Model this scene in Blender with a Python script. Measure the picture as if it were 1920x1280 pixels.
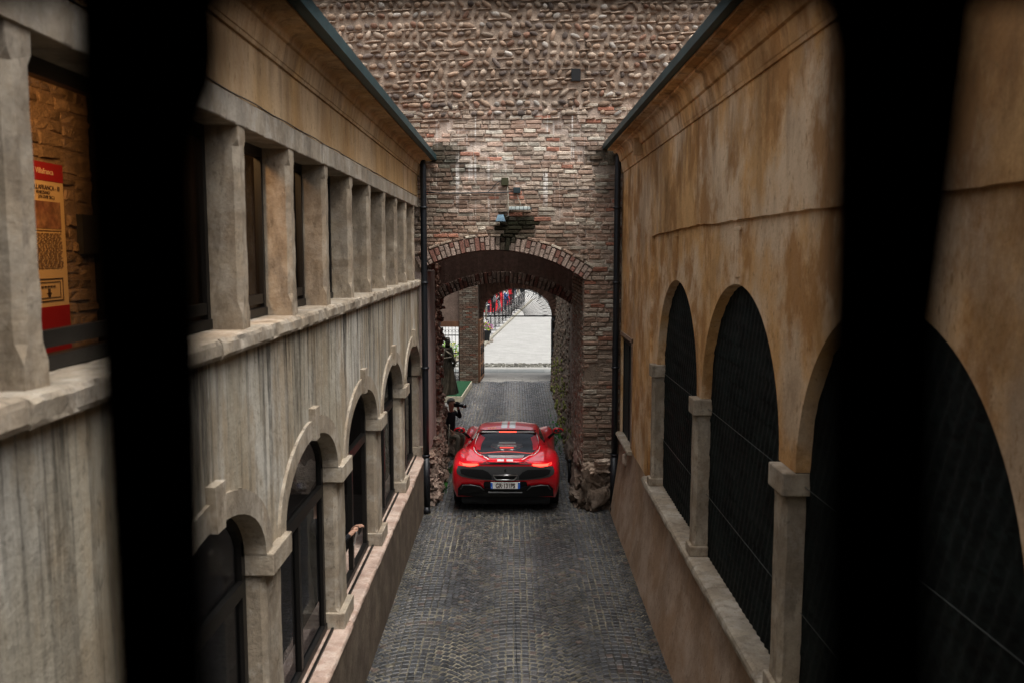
import bpy, bmesh, math, random
from mathutils import Vector, Matrix, noise
R = math.radians
SC = bpy.context.scene
for o in list(bpy.data.objects): bpy.data.objects.remove(o, do_unlink=True)
# ------------------------------------------------------------------ camera, sky, sun, exposure
CAMH = 4.66
cd = bpy.data.cameras.new("camera"); cam = bpy.data.objects.new("camera", cd)
SC.collection.objects.link(cam); SC.camera = cam
cd.lens = 30.0; cd.sensor_width = 36.0; cd.clip_start = 0.02; cd.clip_end = 600
cam.location = (0, 0, CAMH); cam.rotation_euler = (R(90 - 5.994), 0, R(0.143))
cd.dof.use_dof = True; cd.dof.focus_distance = 15.5; cd.dof.aperture_fstop = 2.5; cd.dof.aperture_blades = 9
W = bpy.data.worlds.new("World"); SC.world = W; W.use_nodes = True
wn = W.node_tree.nodes; wl = W.node_tree.links
for n in list(wn): wn.remove(n)
sky = wn.new('ShaderNodeTexSky'); sky.sky_type = 'NISHITA'; sky.sun_disc = False
SUN_EL, SUN_AZ = 70.0, 142.0
sky.sun_elevation = R(SUN_EL); sky.sun_rotation = R(SUN_AZ)
sky.air_density = 1.0; sky.dust_density = 6.0; sky.ozone_density = 1.0
hs = wn.new('ShaderNodeHueSaturation'); hs.inputs['Saturation'].default_value = 0.30
bg = wn.new('ShaderNodeBackground'); bg.inputs['Strength'].default_value = 0.12
wo = wn.new('ShaderNodeOutputWorld')
wl.new(sky.outputs[0], hs.inputs['Color']); wl.new(hs.outputs[0], bg.inputs[0]); wl.new(bg.outputs[0], wo.inputs[0])
sd = bpy.data.lights.new("sun", 'SUN'); so = bpy.data.objects.new("sun", sd); SC.collection.objects.link(so)
sd.energy = 1.5; sd.angle = R(50); sd.color = (1.0, 0.96, 0.9)
# direction towards the sun: azimuth measured from +Y clockwise
az = R(SUN_AZ); el = R(SUN_EL)
sdir = Vector((math.sin(az)*math.cos(el), math.cos(az)*math.cos(el), math.sin(el)))
so.rotation_euler = sdir.to_track_quat('Z', 'Y').to_euler(); so.location = (0, 5, 30)
SC.view_settings.view_transform = 'Standard'; SC.view_settings.look = 'None'
SC.view_settings.exposure = 1.05; SC.view_settings.gamma = 1.0
SC.render.engine = 'CYCLES'
SC.cycles.max_bounces = 6

# ------------------------------------------------------------------ helpers
random.seed(7)
rnd = random.random
def uni(a, b): return a + (b - a) * rnd()
def srgb(r, g, b):
    f = lambda c: ((c/255.0)/12.92 if c/255.0 <= 0.04045 else (((c/255.0)+0.055)/1.055)**2.4)
    return (f(r), f(g), f(b))
class MB:
    """collects geometry; build() links it as ONE mesh object"""
    def __init__(s): s.v=[]; s.f=[]; s.m=[]; s.c=[]; s.sm=[]
    def add(s, vs, fs, mi=0, col=(1,1,1), smooth=False, cols=None):
        b = len(s.v); s.v.extend([tuple(p) for p in vs])
        for i, q in enumerate(fs):
            s.f.append([b+k for k in q]); s.m.append(mi); s.sm.append(smooth)
            s.c.append(cols[i] if cols else col)
    def box(s, x0,x1,y0,y1,z0,z1, mi=0, col=(1,1,1), bev=0.0):
        if bev <= 0:
            vs=[(x0,y0,z0),(x1,y0,z0),(x1,y1,z0),(x0,y1,z0),(x0,y0,z1),(x1,y0,z1),(x1,y1,z1),(x0,y1,z1)]
            s.add(vs,[(3,2,1,0),(4,5,6,7),(0,1,5,4),(1,2,6,5),(2,3,7,6),(3,0,4,7)],mi,col); return
        bm=bmesh.new(); bmesh.ops.create_cube(bm,size=1)
        for v in bm.verts: v.co=Vector((x0+(x1-x0)*(v.co.x+.5), y0+(y1-y0)*(v.co.y+.5), z0+(z1-z0)*(v.co.z+.5)))
        bmesh.ops.bevel(bm,geom=bm.edges[:],offset=bev,segments=2,affect='EDGES',profile=.5)
        s.bm(bm,mi,col)
    def bm(s, bm, mi=0, col=(1,1,1), smooth=False, mat=None):
        bm.verts.ensure_lookup_table()
        vs=[(mat@v.co if mat else v.co.copy()) for v in bm.verts]
        for i,v in enumerate(bm.verts): v.index=i
        s.add(vs,[[v.index for v in f.verts] for f in bm.faces],mi,col,smooth); bm.free()
    def tube(s, pts, r, n=8, mi=0, col=(1,1,1), smooth=True, cap=True):
        pts=[Vector(p) for p in pts]; rs = r if isinstance(r,(list,tuple)) else [r]*len(pts)
        vs=[]; up=None
        for i,p in enumerate(pts):
            d=(pts[min(i+1,len(pts)-1)]-pts[max(i-1,0)]).normalized()
            a=d.cross(Vector((0,0,1)) if abs(d.z)<.9 else Vector((1,0,0))).normalized() if up is None else (up-d*up.dot(d)).normalized()
            up=a; b=d.cross(a)
            for k in range(n):
                t=2*math.pi*k/n; vs.append(p+(a*math.cos(t)+b*math.sin(t))*rs[i])
        fs=[]
        for i in range(len(pts)-1):
            for k in range(n):
                fs.append((i*n+k,i*n+(k+1)%n,(i+1)*n+(k+1)%n,(i+1)*n+k))
        if cap: fs.append(tuple(range(n-1,-1,-1))); fs.append(tuple((len(pts)-1)*n+k for k in range(n)))
        s.add(vs,fs,mi,col,smooth)
    def grid(s, P, nu, nv, mi=0, colf=None, smooth=False, flip=False):
        vs=[]; 
        for j in range(nv+1):
            for i in range(nu+1): vs.append(P(i/nu,j/nv))
        fs=[]; cols=[]
        for j in range(nv):
            for i in range(nu):
                a=j*(nu+1)+i; q=(a,a+1,a+nu+2,a+nu+1)
                fs.append(q[::-1] if flip else q)
                cols.append(colf((i+.5)/nu,(j+.5)/nv) if colf else (1,1,1))
        s.add(vs,fs,mi,(1,1,1),smooth,cols)
    def build(s, name, mats, parent=None, loc=None):
        me=bpy.data.meshes.new(name); me.from_pydata(s.v,[],s.f); 
        if not isinstance(mats,(list,tuple)): mats=[mats]
        for m in mats: me.materials.append(m)
        me.polygons.foreach_set('material_index',s.m); me.polygons.foreach_set('use_smooth',s.sm)
        at=me.color_attributes.new('Col','FLOAT_COLOR','CORNER')
        buf=[]
        for p,c in zip(me.polygons,s.c): buf.extend([c[0],c[1],c[2],1.0]*p.loop_total)
        at.data.foreach_set('color',buf)
        me.update()
        o=bpy.data.objects.new(name,me); SC.collection.objects.link(o)
        if parent: o.parent=parent
        if loc: o.location=loc
        return o
def tag(o,label=None,cat=None,group=None,kind=None):
    if label: o['label']=label
    if cat: o['category']=cat
    if group: o['group']=group
    if kind: o['kind']=kind
    return o
def thing(name,label,cat,loc=(0,0,0),group=None,rz=0):
    o=bpy.data.objects.new(name,None); SC.collection.objects.link(o); o.location=loc; o.rotation_euler=(0,0,rz)
    o.empty_display_size=.2
    return tag(o,label,cat,group)
def text(mb, s, size, M, mi=0, col=(1,1,1), ext=0.001, align='LEFT', sx=1.0, bold=0.0):
    cu=bpy.data.curves.new('t','FONT'); cu.body=s; cu.size=size; cu.extrude=ext; cu.offset=bold; cu.align_x=align; cu.resolution_u=3
    o=bpy.data.objects.new('t',cu); SC.collection.objects.link(o)
    bpy.context.view_layer.update()
    me=bpy.data.meshes.new_from_object(o.evaluated_get(bpy.context.evaluated_depsgraph_get()))
    vs=[M@Vector((v.co.x*sx,v.co.y,v.co.z)) for v in me.vertices]
    mb.add(vs,[list(p.vertices) for p in me.polygons],mi,col)
    bpy.data.objects.remove(o,do_unlink=True); bpy.data.curves.remove(cu); bpy.data.meshes.remove(me)

# ------------------------------------------------------------------ materials
def mat(name, base=(.5,.5,.5), rough=.8, attr=False, var=.25, scale=6.0, bump=.0, bscale=30, metal=0, spec=.3, stretch=(1,1,1), second=None, coat=0, fine=0):
    m=bpy.data.materials.new(name); m.use_nodes=True; nt=m.node_tree; N=nt.nodes; L=nt.links
    p=N['Principled BSDF']; p.inputs['Roughness'].default_value=rough; p.inputs['Metallic'].default_value=metal
    p.inputs['Specular IOR Level'].default_value=spec; p.inputs['Coat Weight'].default_value=coat
    p.inputs['Coat Roughness'].default_value=.03
    tc=N.new('ShaderNodeTexCoord'); mp=N.new('ShaderNodeMapping'); mp.inputs['Scale'].default_value=stretch
    L.new(tc.outputs['Object'],mp.inputs[0])
    cur=None
    rgb=N.new('ShaderNodeRGB'); rgb.outputs[0].default_value=(*base,1); cur=rgb.outputs[0]
    if second:
        nz=N.new('ShaderNodeTexNoise'); nz.inputs['Scale'].default_value=scale*.3; nz.inputs['Detail'].default_value=8; nz.inputs['Roughness'].default_value=.65
        L.new(mp.outputs[0],nz.inputs['Vector'])
        rp=N.new('ShaderNodeMapRange'); rp.inputs[1].default_value=.42; rp.inputs[2].default_value=.62; L.new(nz.outputs[0],rp.inputs[0])
        mx=N.new('ShaderNodeMix'); mx.data_type='RGBA'; L.new(rp.outputs[0],mx.inputs[0]); L.new(cur,mx.inputs[6]); mx.inputs[7].default_value=(*second,1); cur=mx.outputs[2]
    if attr:
        a=N.new('ShaderNodeAttribute'); a.attribute_name='Col'
        mx=N.new('ShaderNodeMix'); mx.data_type='RGBA'; mx.blend_type='MULTIPLY'; mx.inputs[0].default_value=1
        L.new(cur,mx.inputs[6]); L.new(a.outputs['Color'],mx.inputs[7]); cur=mx.outputs[2]
    for (sc_,amt) in ((scale,var),(scale*9,fine)):
        if amt<=0: continue
        nz=N.new('ShaderNodeTexNoise'); nz.inputs['Scale'].default_value=sc_; nz.inputs['Detail'].default_value=9; nz.inputs['Roughness'].default_value=.65
        L.new(mp.outputs[0],nz.inputs['Vector'])
        rp=N.new('ShaderNodeMapRange'); rp.inputs[1].default_value=.3; rp.inputs[2].default_value=.7; rp.inputs[3].default_value=1-amt; rp.inputs[4].default_value=1+amt*.6
        L.new(nz.outputs[0],rp.inputs[0])
        mx=N.new('ShaderNodeVectorMath'); mx.operation='SCALE'; L.new(cur,mx.inputs[0]); L.new(rp.outputs[0],mx.inputs['Scale']); cur=mx.outputs[0]
    if name in('brick','mortar'):
        g=N.new('ShaderNodeNewGeometry'); s=N.new('ShaderNodeSeparateXYZ'); L.new(g.outputs['Position'],s.inputs[0])
        def rg(x,a,b,c=0,d=1):
            r=N.new('ShaderNodeMapRange'); r.inputs[1].default_value=a; r.inputs[2].default_value=b; r.inputs[3].default_value=c; r.inputs[4].default_value=d; L.new(x,r.inputs[0]); return r.outputs[0]
        def ml(a,b):
            x=N.new('ShaderNodeMath'); x.operation='MULTIPLY'; L.new(a,x.inputs[0]); L.new(b,x.inputs[1]); return x.outputs[0]
        def nn(sc,st,off):
            q=N.new('ShaderNodeMapping'); q.inputs['Scale'].default_value=st; q.inputs['Location'].default_value=off; L.new(g.outputs['Position'],q.inputs[0])
            t=N.new('ShaderNodeTexNoise'); t.inputs['Scale'].default_value=sc; t.inputs['Detail'].default_value=4; L.new(q.outputs[0],t.inputs['Vector']); return t.outputs[0]
        k=ml(rg(nn(13,(1,0,.02),(3,0,1)),.56,.62),rg(nn(2.2,(1,0,.8),(1,4,0)),.42,.55))
        k=ml(k,ml(ml(rg(s.outputs[2],5.15,5.9),rg(s.outputs[2],7.35,7.0)),ml(rg(s.outputs[0],-1.5,-.9),rg(s.outputs[0],1.45,1.0))))
        x=N.new('ShaderNodeMix'); x.data_type='RGBA'; L.new(k,x.inputs[0]); L.new(cur,x.inputs[6]); x.inputs[7].default_value=(.72,.68,.63,1); cur=x.outputs[2]
    L.new(cur,p.inputs['Base Color'])
    if bump>0:
        nz=N.new('ShaderNodeTexNoise'); nz.inputs['Scale'].default_value=bscale; nz.inputs['Detail'].default_value=6
        L.new(tc.outputs['Object'],nz.inputs['Vector'])
        b=N.new('ShaderNodeBump'); b.inputs['Strength'].default_value=bump; b.inputs['Distance'].default_value=.02
        L.new(nz.outputs[0],b.inputs['Height']); L.new(b.outputs[0],p.inputs['Normal'])
    return m
def glass(name, tint=(.02,.025,.03), amt=.85, ior=1.35):
    m=bpy.data.materials.new(name); m.use_nodes=True; nt=m.node_tree; N=nt.nodes; L=nt.links
    for n in list(N): N.remove(n)
    o=N.new('ShaderNodeOutputMaterial'); t=N.new('ShaderNodeBsdfTransparent'); g=N.new('ShaderNodeBsdfGlossy'); g.inputs['Roughness'].default_value=.03
    g.inputs['Color'].default_value=(.7,.75,.8,1); t.inputs['Color'].default_value=(*[amt]*3,1)
    fr=N.new('ShaderNodeFresnel'); fr.inputs[0].default_value=ior; mx=N.new('ShaderNodeMixShader')
    L.new(fr.outputs[0],mx.inputs[0]); L.new(t.outputs[0],mx.inputs[1]); L.new(g.outputs[0],mx.inputs[2]); L.new(mx.outputs[0],o.inputs[0])
    return m
def emis(name,col,st,base=(.3,.02,.02)):
    m=mat(name,base,.3,var=0); p=m.node_tree.nodes['Principled BSDF']
    p.inputs['Emission Color'].default_value=(*col,1); p.inputs['Emission Strength'].default_value=st; return m
def plaster(name, c1, c2, c3, stain=(.06,.05,.04), streak=.5, scale=1.0, topz=None, reach=2.5, axis=1, extra=None, patch=.5, pits=True, fq=9.0, zs=.045, pz=1.0):
    """weathered lime plaster: broad tone patches, vertical run-off streaks that start at height topz, pits"""
    m=bpy.data.materials.new(name); m.use_nodes=True; nt=m.node_tree; N=nt.nodes; L=nt.links
    p=N['Principled BSDF']; p.inputs['Roughness'].default_value=.92; p.inputs['Specular IOR Level'].default_value=.15
    geo=N.new('ShaderNodeNewGeometry'); pos=geo.outputs['Position']
    def nz(sc,st=(1,1,1),det=8,ro=.6,off=(0,0,0)):
        mp=N.new('ShaderNodeMapping'); mp.inputs['Scale'].default_value=st; mp.inputs['Location'].default_value=off; L.new(pos,mp.inputs[0])
        n=N.new('ShaderNodeTexNoise'); n.inputs['Scale'].default_value=sc; n.inputs['Detail'].default_value=det; n.inputs['Roughness'].default_value=ro
        L.new(mp.outputs[0],n.inputs['Vector']); return n.outputs[0]
    def rng(x,a,b,c=0,d=1,clamp=True):
        r=N.new('ShaderNodeMapRange'); r.inputs[1].default_value=a; r.inputs[2].default_value=b; r.inputs[3].default_value=c; r.inputs[4].default_value=d
        L.new(x,r.inputs[0]); return r.outputs[0]
    def mix(f,a,b):
        x=N.new('ShaderNodeMix'); x.data_type='RGBA'; L.new(f,x.inputs[0])
        for i,q in ((6,a),(7,b)):
            if isinstance(q,tuple): x.inputs[i].default_value=(*q,1)
            else: L.new(q,x.inputs[i])
        return x.outputs[2]
    def mul(a,b):
        x=N.new('ShaderNodeMath'); x.operation='MULTIPLY'; L.new(a,x.inputs[0])
        if isinstance(b,(int,float)): x.inputs[1].default_value=b
        else: L.new(b,x.inputs[1])
        return x.outputs[0]
    c=mix(rng(nz(.9*scale,(1,1,.55*pz)),.43,.56),c1,c2)
    c=mix(mul(rng(nz(1.6*scale,(1,1,.45*pz),10,.7,(5,3,1)),.47,.58),patch),c,c3)
    c=mix(mul(rng(nz(.55*scale,(1,1,.4*pz),9,.7,(1,9,4)),.48,.64),.55),c,stain if stain[0]>.1 else tuple(q*.55 for q in c1))
    # vertical streaks
    s1=rng(nz(fq,(1,1,zs),6,.62,(0,.3,0)),*(( .46,.56) if zs<.04 else (.49,.62))); s2=rng(nz(fq*.38,(1,1,zs*2),7,.6,(3,1,0)),.47,.62)
    st=N.new('ShaderNodeMath'); st.operation='MAXIMUM'; L.new(s1,st.inputs[0]); L.new(mul(s2,.45 if zs<.04 else .75),st.inputs[1]); st=st.outputs[0]
    if topz is not None:
        sp=N.new('ShaderNodeSeparateXYZ'); L.new(pos,sp.inputs[0])
        wv=nz(3.0,(1,1,.1),3,.6,(7,7,7))
        ad=N.new('ShaderNodeMath'); ad.operation='MULTIPLY_ADD'; L.new(wv,ad.inputs[0]); ad.inputs[1].default_value=-1.6; L.new(sp.outputs[2],ad.inputs[2])
        g=rng(ad.outputs[0],topz-.8-reach,topz-.75,.0,1)
        st=mul(st,g)
    if zs<.04: st=mul(mul(st,rng(nz(1.3,(1,1,.25),5,.6,(2,8,2)),.36,.52,.40,1)),rng(nz(26,(1,1,.25),5,.7,(2,8,2)),.35,.6,.5,1))
    c=mix(mul(st,streak),c,stain if extra is None else extra)
    c=mix(mul(rng(nz(22,(1,1,.5),6,.7),.58,.66),.6),c,tuple(q*.35 for q in c1))
    f=rng(nz(60,(1,1,1),4,.7),.3,.7,.88,1.1)
    sc=N.new('ShaderNodeVectorMath'); sc.operation='SCALE'; L.new(c,sc.inputs[0]); L.new(f,sc.inputs['Scale'])
    L.new(sc.outputs[0],p.inputs['Base Color'])
    b=N.new('ShaderNodeBump'); b.inputs['Strength'].default_value=.5; b.inputs['Distance'].default_value=.02
    L.new(nz(14,(1,1,1),9,.65),b.inputs['Height']); L.new(b.outputs[0],p.inputs['Normal'])
    return m

M={}
M['pl_low']=plaster('pale streaked plaster',(.43,.385,.30),(.58,.55,.48),(.36,.27,.165),(.022,.021,.019),1.0,1.0,4.04,2.1,patch=.65,fq=15,zs=.035)
M['pl_up']=plaster('ochre plaster',(.48,.30,.135),(.53,.37,.215),(.32,.175,.07),(.09,.055,.035),.5,1.1,6.0,.5)
M['pl_right']=plaster('burnt ochre plaster',(.62,.355,.145),(.68,.49,.31),(.38,.185,.062),(.12,.062,.028),.65,1.1,6.3,2.2,patch=.85,fq=3.2,zs=.30,pz=1.6)
M['pl_base']=plaster('damp plaster base',(.34,.225,.145),(.42,.31,.23),(.22,.14,.085),(.07,.05,.04),.4,1.2,1.45,.9,fq=3.5,zs=.4,pz=2.0)
M['plinth']=plaster('dark plinth render',(.13,.10,.075),(.17,.135,.10),(.09,.07,.05),(.04,.03,.03),.3,2.0,fq=4,zs=.5,pz=2.2)
M['pl_pink']=plaster('pinkish jamb plaster',(.34,.27,.245),(.40,.33,.30),(.30,.22,.19),(.12,.09,.08),.3,1.5)
M['stone']=plaster('weathered limestone',(.40,.34,.26),(.33,.27,.20),(.46,.41,.34),(.10,.08,.06),.40,2.5,fq=7,patch=.8,zs=.4,pz=2.0)
M['pillar']=plaster('worn pillar stone',(.38,.31,.225),(.30,.235,.165),(.43,.37,.29),(.08,.06,.045),.45,3.0,fq=8,patch=.8,zs=.35,pz=2.0)
M['marble']=plaster('pink marble sill',(.50,.38,.31),(.42,.30,.24),(.56,.46,.39),(.22,.15,.12),.3,4.0,patch=.7,fq=8,zs=.8,pz=2.2)
M['brick']=mat('brick',(1,1,1),.93,True,.35,14,.9,60,fine=.3,spec=.15)
M['mortar']=mat('mortar',(1,1,1),.95,True,.3,5,.9,45,fine=.25,spec=.1)
M['pebble']=mat('river stone',(.85,.85,.85),.9,True,.35,9,.6,50,fine=.3,spec=.12)
M['rock']=mat('rough rock',(.30,.235,.19),.9,True,.5,6,1.0,18,fine=.35,second=(.42,.36,.31))
M['cobble']=mat('porphyry cobble',(1,1,1),.34,True,.3,5,.35,70,fine=.25,spec=.5)
M['joint']=mat('sand joints',(.22,.20,.15),.95,False,.5,2,.5,60,second=(.045,.043,.038))
M['plaza']=mat('pale plaza paving',(.29,.287,.275),.9,True,.12,.6,.2,20,fine=.1)
M['iron']=mat('dark iron',(.02,.02,.022),.6,False,.3,20,metal=.3)
M['grille']=mat('rusty grille iron',(.003,.0028,.003),.85,False,.3,30,spec=.0)
M['frame']=mat('dark window frame',(.008,.007,.006),.45,False,.2,8,spec=.4)
M['flash']=mat('dark green roof flashing',(.018,.055,.062),.5,False,.35,4,metal=.2)
M['tile']=mat('roof tile',(.28,.15,.09),.9,True,.4,4,.6,20)
M['pipe']=mat('dark drainpipe',(.012,.014,.018),.45,False,.3,3,metal=.3,spec=.5)
M['net']=mat('dark netting',(.009,.013,.012),.75,True,.5,9,spec=.12)
M['glass']=glass('window glass',ior=1.14)
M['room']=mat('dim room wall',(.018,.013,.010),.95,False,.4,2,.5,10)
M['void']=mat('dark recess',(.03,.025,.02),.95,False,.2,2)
M['wood']=mat('old wood',(.10,.045,.022),.75,False,.4,6,.4,30,stretch=(1,1,.15))
M['bronze']=mat('dark bronze',(.060,.050,.036),.38,False,.5,7,.25,20,metal=.7,second=(.02,.02,.017))
M['green']=mat('green turf mat',(.006,.048,.018),.95,False,.3,12,.6,90)
M['moss']=mat('moss',(.06,.085,.02),1,True,.5,12,.8,60)
M['red_paint']=mat('red car paint',(.74,.004,.016),.30,False,.0,6,spec=.4,coat=.7)
M['carbon']=mat('satin dark trim',(.055,.057,.058),.38,False,.15,40,spec=.5)
M['black']=mat('matt black',(.006,.007,.008),.6,False,.1,8,spec=.3)
M['gloss']=mat('dark tinted glass',(.006,.008,.009),.05,False,0,8,spec=.8,coat=1)
M['silver']=mat('silver stripe',(.78,.80,.80),.35,False,.05,10,coat=1)
M['chrome']=mat('satin metal',(.6,.6,.6),.28,False,.05,10,metal=1)
M['tyre']=mat('tyre rubber',(.012,.012,.012),.85,False,.15,30)
M['white']=mat('white enamel',(.75,.75,.72),.5,False,.1,20)
M['blue']=mat('plate blue',(.02,.10,.42),.4,False,0,20)
M['yellow']=mat('yellow paint',(.85,.45,.02),.5,False,0,20)
M['tail']=emis('lit tail light',(1,.05,.03),2.6,(.6,.02,.01))
M['dim_glow']=emis('dim red glow',(1,.06,.04),.9,(.4,.02,.01))
M['skin']=mat('skin',(.45,.26,.18),.55,False,.1,30)
M['paper']=mat('printed panel',(.62,.42,.20),.6,False,.06,5)
M['crimson']=mat('crimson print',(.30,.012,.015),.6,False,.05,5)
M['ink']=mat('dark ink',(.05,.03,.025),.7,False,0,5)
M['photo']=mat('printed brown picture',(.34,.17,.09),.6,False,.6,14,second=(.2,.08,.05))
M['inkfaint']=mat('small print',(.22,.13,.07),.7,False,0,5)
M['lampblue']=mat('blue grey lamp housing',(.06,.13,.19),.45,False,.2,12)
M['lampgrey']=mat('grey plastic diffuser',(.42,.47,.45),.4,False,.2,12)
M['boxolive']=mat('olive junction box',(.045,.045,.02),.8,False,.3,20)
M['boxdark']=mat('dark junction box',(.02,.035,.04),.6,False,.3,20)
M['cablepale']=mat('pale cable',(.42,.40,.32),.6,False,.1,20)
M['leaf']=mat('leaf',(.04,.16,.03),.8,False,.4,20)
def cloth(name,c): return mat(name,c,.9,False,.2,10,.3,40)
# ------------------------------------------------------------------ iron grille right before the lens (out of focus)
TH=math.atan(168/1600.); CT,ST=math.cos(TH),math.sin(TH)
def at_y(x,y,Y):
    r=((x-960)/1600.-.0025, CT+(640-y)/1600.*ST, -ST+(640-y)/1600.*CT); t=Y/r[1]
    return r[0]*t, CAMH+r[2]*t
g=thing('iron_grille','blurred black iron window grille right in front of the viewer','grille',(0,.24,CAMH-.2))
def bar(prof, name='bar'):
    m=MB(); vs=[]; nseg=14
    ring=[]
    for (y,a,b) in prof:
        xa,z=at_y(a,y,.24); xb,_=at_y(b,y,.24); cx,hw=(xa+xb)/2,(xb-xa)/2
        ring.append((cx,hw,z))
    n=10
    for cx,hw,z in ring:
        for k in range(n):
            t=2*math.pi*(k+.5)/n; vs.append((cx+hw*1.0*math.copysign(abs(math.cos(t))**.5,math.cos(t)), .010*math.sin(t), z-(CAMH-.2)))
    fs=[(i*n+k,i*n+(k+1)%n,(i+1)*n+(k+1)%n,(i+1)*n+k) for i in range(len(ring)-1) for k in range(n)]
    m.add(vs,fs,smooth=True); return m.build(name,M['grille'],g)
bar([(-320,125,415),(0,133,416),(90,138,420),(160,141,414),(240,150,380),(320,153,369),(640,176,380),(960,195,388),(1280,212,392),(1800,240,415)])
bar([(-320,1515,1850),(-30,1522,1842),(20,1536,1834),(90,1552,1826),(300,1554,1800),(600,1550,1760),(900,1547,1746),(1280,1547,1738),(1800,1542,1742)])
m=MB(); _,z0=at_y(960,2,.24); 
m.box(-.40,.40,-.011,.011,z0-(CAMH-.2),z0+.03-(CAMH-.2),0,bev=.004); m.build('rail',M['grille'],g)

# ------------------------------------------------------------------ ground
m=MB(); m.grid(lambda u,v:(-150+300*u,-150+450*v,-.03),1,1); tag(m.build('ground',mat('ground',(.33,.32,.29),.95,False,.2,.4,.3,5)),kind='structure')
m=MB(); m.grid(lambda u,v:(-1.95+4.1*u,-2.0+34.0*v,-.008),2,20); tag(m.build('alley_bed',M['joint']),kind='structure')
# fan-laid cobbles of the alley: every course is an arc
m=MB(); rw=.096
def cob(cx,cy,ang,w,h):
    if cx<-1.68 or cx>1.93: return
    if cy>18 and abs(cx)>2.9: return
    ca,sa=math.cos(ang),math.sin(ang)
    dz=uni(-.004,.004); tl=(uni(-.002,.002),uni(-.002,.002))
    v=[]; 
    for (ix,k) in ((1.0,-.02),(1.0,-.006),(.80,.0)):
        for sx,sy in ((-1,-1),(1,-1),(1,1),(-1,1)):
            x=sx*w/2*ix+(uni(-.004,.004) if ix>.9 else 0); y=sy*h/2*ix
            v.append((cx+x*ca-y*sa, cy+x*sa+y*ca, k+dz+sx*tl[0]+sy*tl[1]))
    b=uni(.62,1.25)*(1+.4*noise.noise(Vector((cx*1.1,cy*.6,0)))); q=rnd()
    base=(.054,.057,.062) if q<.72 else ((.085,.082,.082) if q<.93 else ((.105,.08,.07) if q<.98 else (.12,.11,.085)))
    c=tuple(b*t for t in base)
    fs=[(8,9,10,11)]+[(4+i,4+(i+1)%4,8+(i+1)%4,8+i) for i in range(4)]+[(i,(i+1)%4,4+(i+1)%4,4+i) for i in range(4)]
    m.add(v,fs,0,c,False)
cols=[(-1.10,.55),(0.04,.59),(1.20,.57)]
for ci,(cx,hw) in enumerate(cols):
    Rr=hw*1.22
    y=7.0+ci*.03
    while y<30.3:
        half=math.asin(min(.97,hw/Rr))
        n=max(3,int(round(2*half*Rr/(.092))))
        for k in range(n):
            t=-half+2*half*(k+.5)/n+uni(-.006,.006)
            X=cx+Rr*math.sin(t); Y=y+Rr*math.cos(t)-Rr*.4
            cob(X,Y,-t+uni(-.05,.05),2*half*Rr/n-.012+uni(-.010,.003),rw*math.cos(t)-.012+uni(-.008,.002))
        y+=rw
# straight margin courses along both walls
for X0 in (-1.80,1.84):
    pass
for sx in (-1,1):
    y=7
    while y<30:
        for k in range(2):
            xx=(-1.66 + k*.0) if sx<0 else (1.80+k*.09)
            if sx<0 and k: continue
            cob(xx,y+.03*k,uni(-.05,.05),.075,.10)
        y+=.112
tag(m.build('alley_paving',M['cobble']),kind='structure')
# gap line in the middle of the alley (joint between the two drainage halves)
m=MB()
pts=[(0.035+.012*math.sin(y*1.7)+uni(-.006,.006),y) for y in [7+.2*i for i in range(21)]]
for (a,b) in zip(pts,pts[1:]): m.add([(a[0]-.004,a[1],.008),(a[0]+.004,a[1],.008),(b[0]+.004,b[1],.008),(b[0]-.004,b[1],.008)],[(0,1,2,3)])
m.build('drain_slot',M['black']); tag(bpy.data.objects['drain_slot'],kind='structure')
# side court floor (left of the passage) and the street beyond the gate
m=MB()
def slabs(x0,x1,y0,y1,w,h,z,colf,jx=.5,gap=.01):
    j=0; y=y0
    while y<y1:
        x=x0-(w*jx if j%2 else 0)
        while x<x1:
            a,b=max(x,x0)+gap/2,min(x+w,x1)-gap/2
            if b>a+.02: m.add([(a,y+gap/2,z),(b,y+gap/2,z),(b,min(y+h,y1)-gap/2,z),(a,min(y+h,y1)-gap/2,z)],[(0,1,2,3)],0,colf(x,y))
            x+=w
        y+=h; j+=1
gr=lambda x,y:(lambda b:(b,b,b*.99))(uni(.82,1.05))
slabs(-6,-1.72,19.2,30.2,.24,.12,-.012,lambda x,y:(lambda b:(b*.5,b*.49,b*.48))(uni(.7,1.1)))
slabs(-6,6,30.4,32.9,.6,.4,-.006,lambda x,y:(lambda b:(b,b*.98,b*.94))(uni(.95,1.1)))
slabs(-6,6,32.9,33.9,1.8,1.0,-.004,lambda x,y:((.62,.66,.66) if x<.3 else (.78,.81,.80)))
slabs(-6,6,33.9,34.5,2.4,.6,-.004,lambda x,y:(1.05,1.04,1.0))
tag(m.build('street_paving',M['plaza']),kind='structure')
m=MB()
slabs(-5,6.5,35.6,125,.32,.26,-.004,lambda x,y:(lambda b:(b,b,b*.985))(uni(.92,1.08)),gap=.008); m.box(-40,-5,35.6,125,-.02,-.004); m.box(6.5,40,35.6,125,-.02,-.004)
tag(m.build('plaza_paving',M['plaza']),kind='structure')
m=MB()
x=-8
while x<8:
    y=34.55
    while y<35.5:
        w=uni(.10,.2); h=uni(.09,.15); b=uni(.2,.9)
        m.box(x+uni(0,.04),x+w-.015,y,y+h-.02,-.03,uni(.0,.035),0,(b*.8,b*.78,b*.68)); y+=h
    x+=.17
tag(m.build('cobbled_gutter',M['plaza']),kind='structure')
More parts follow.
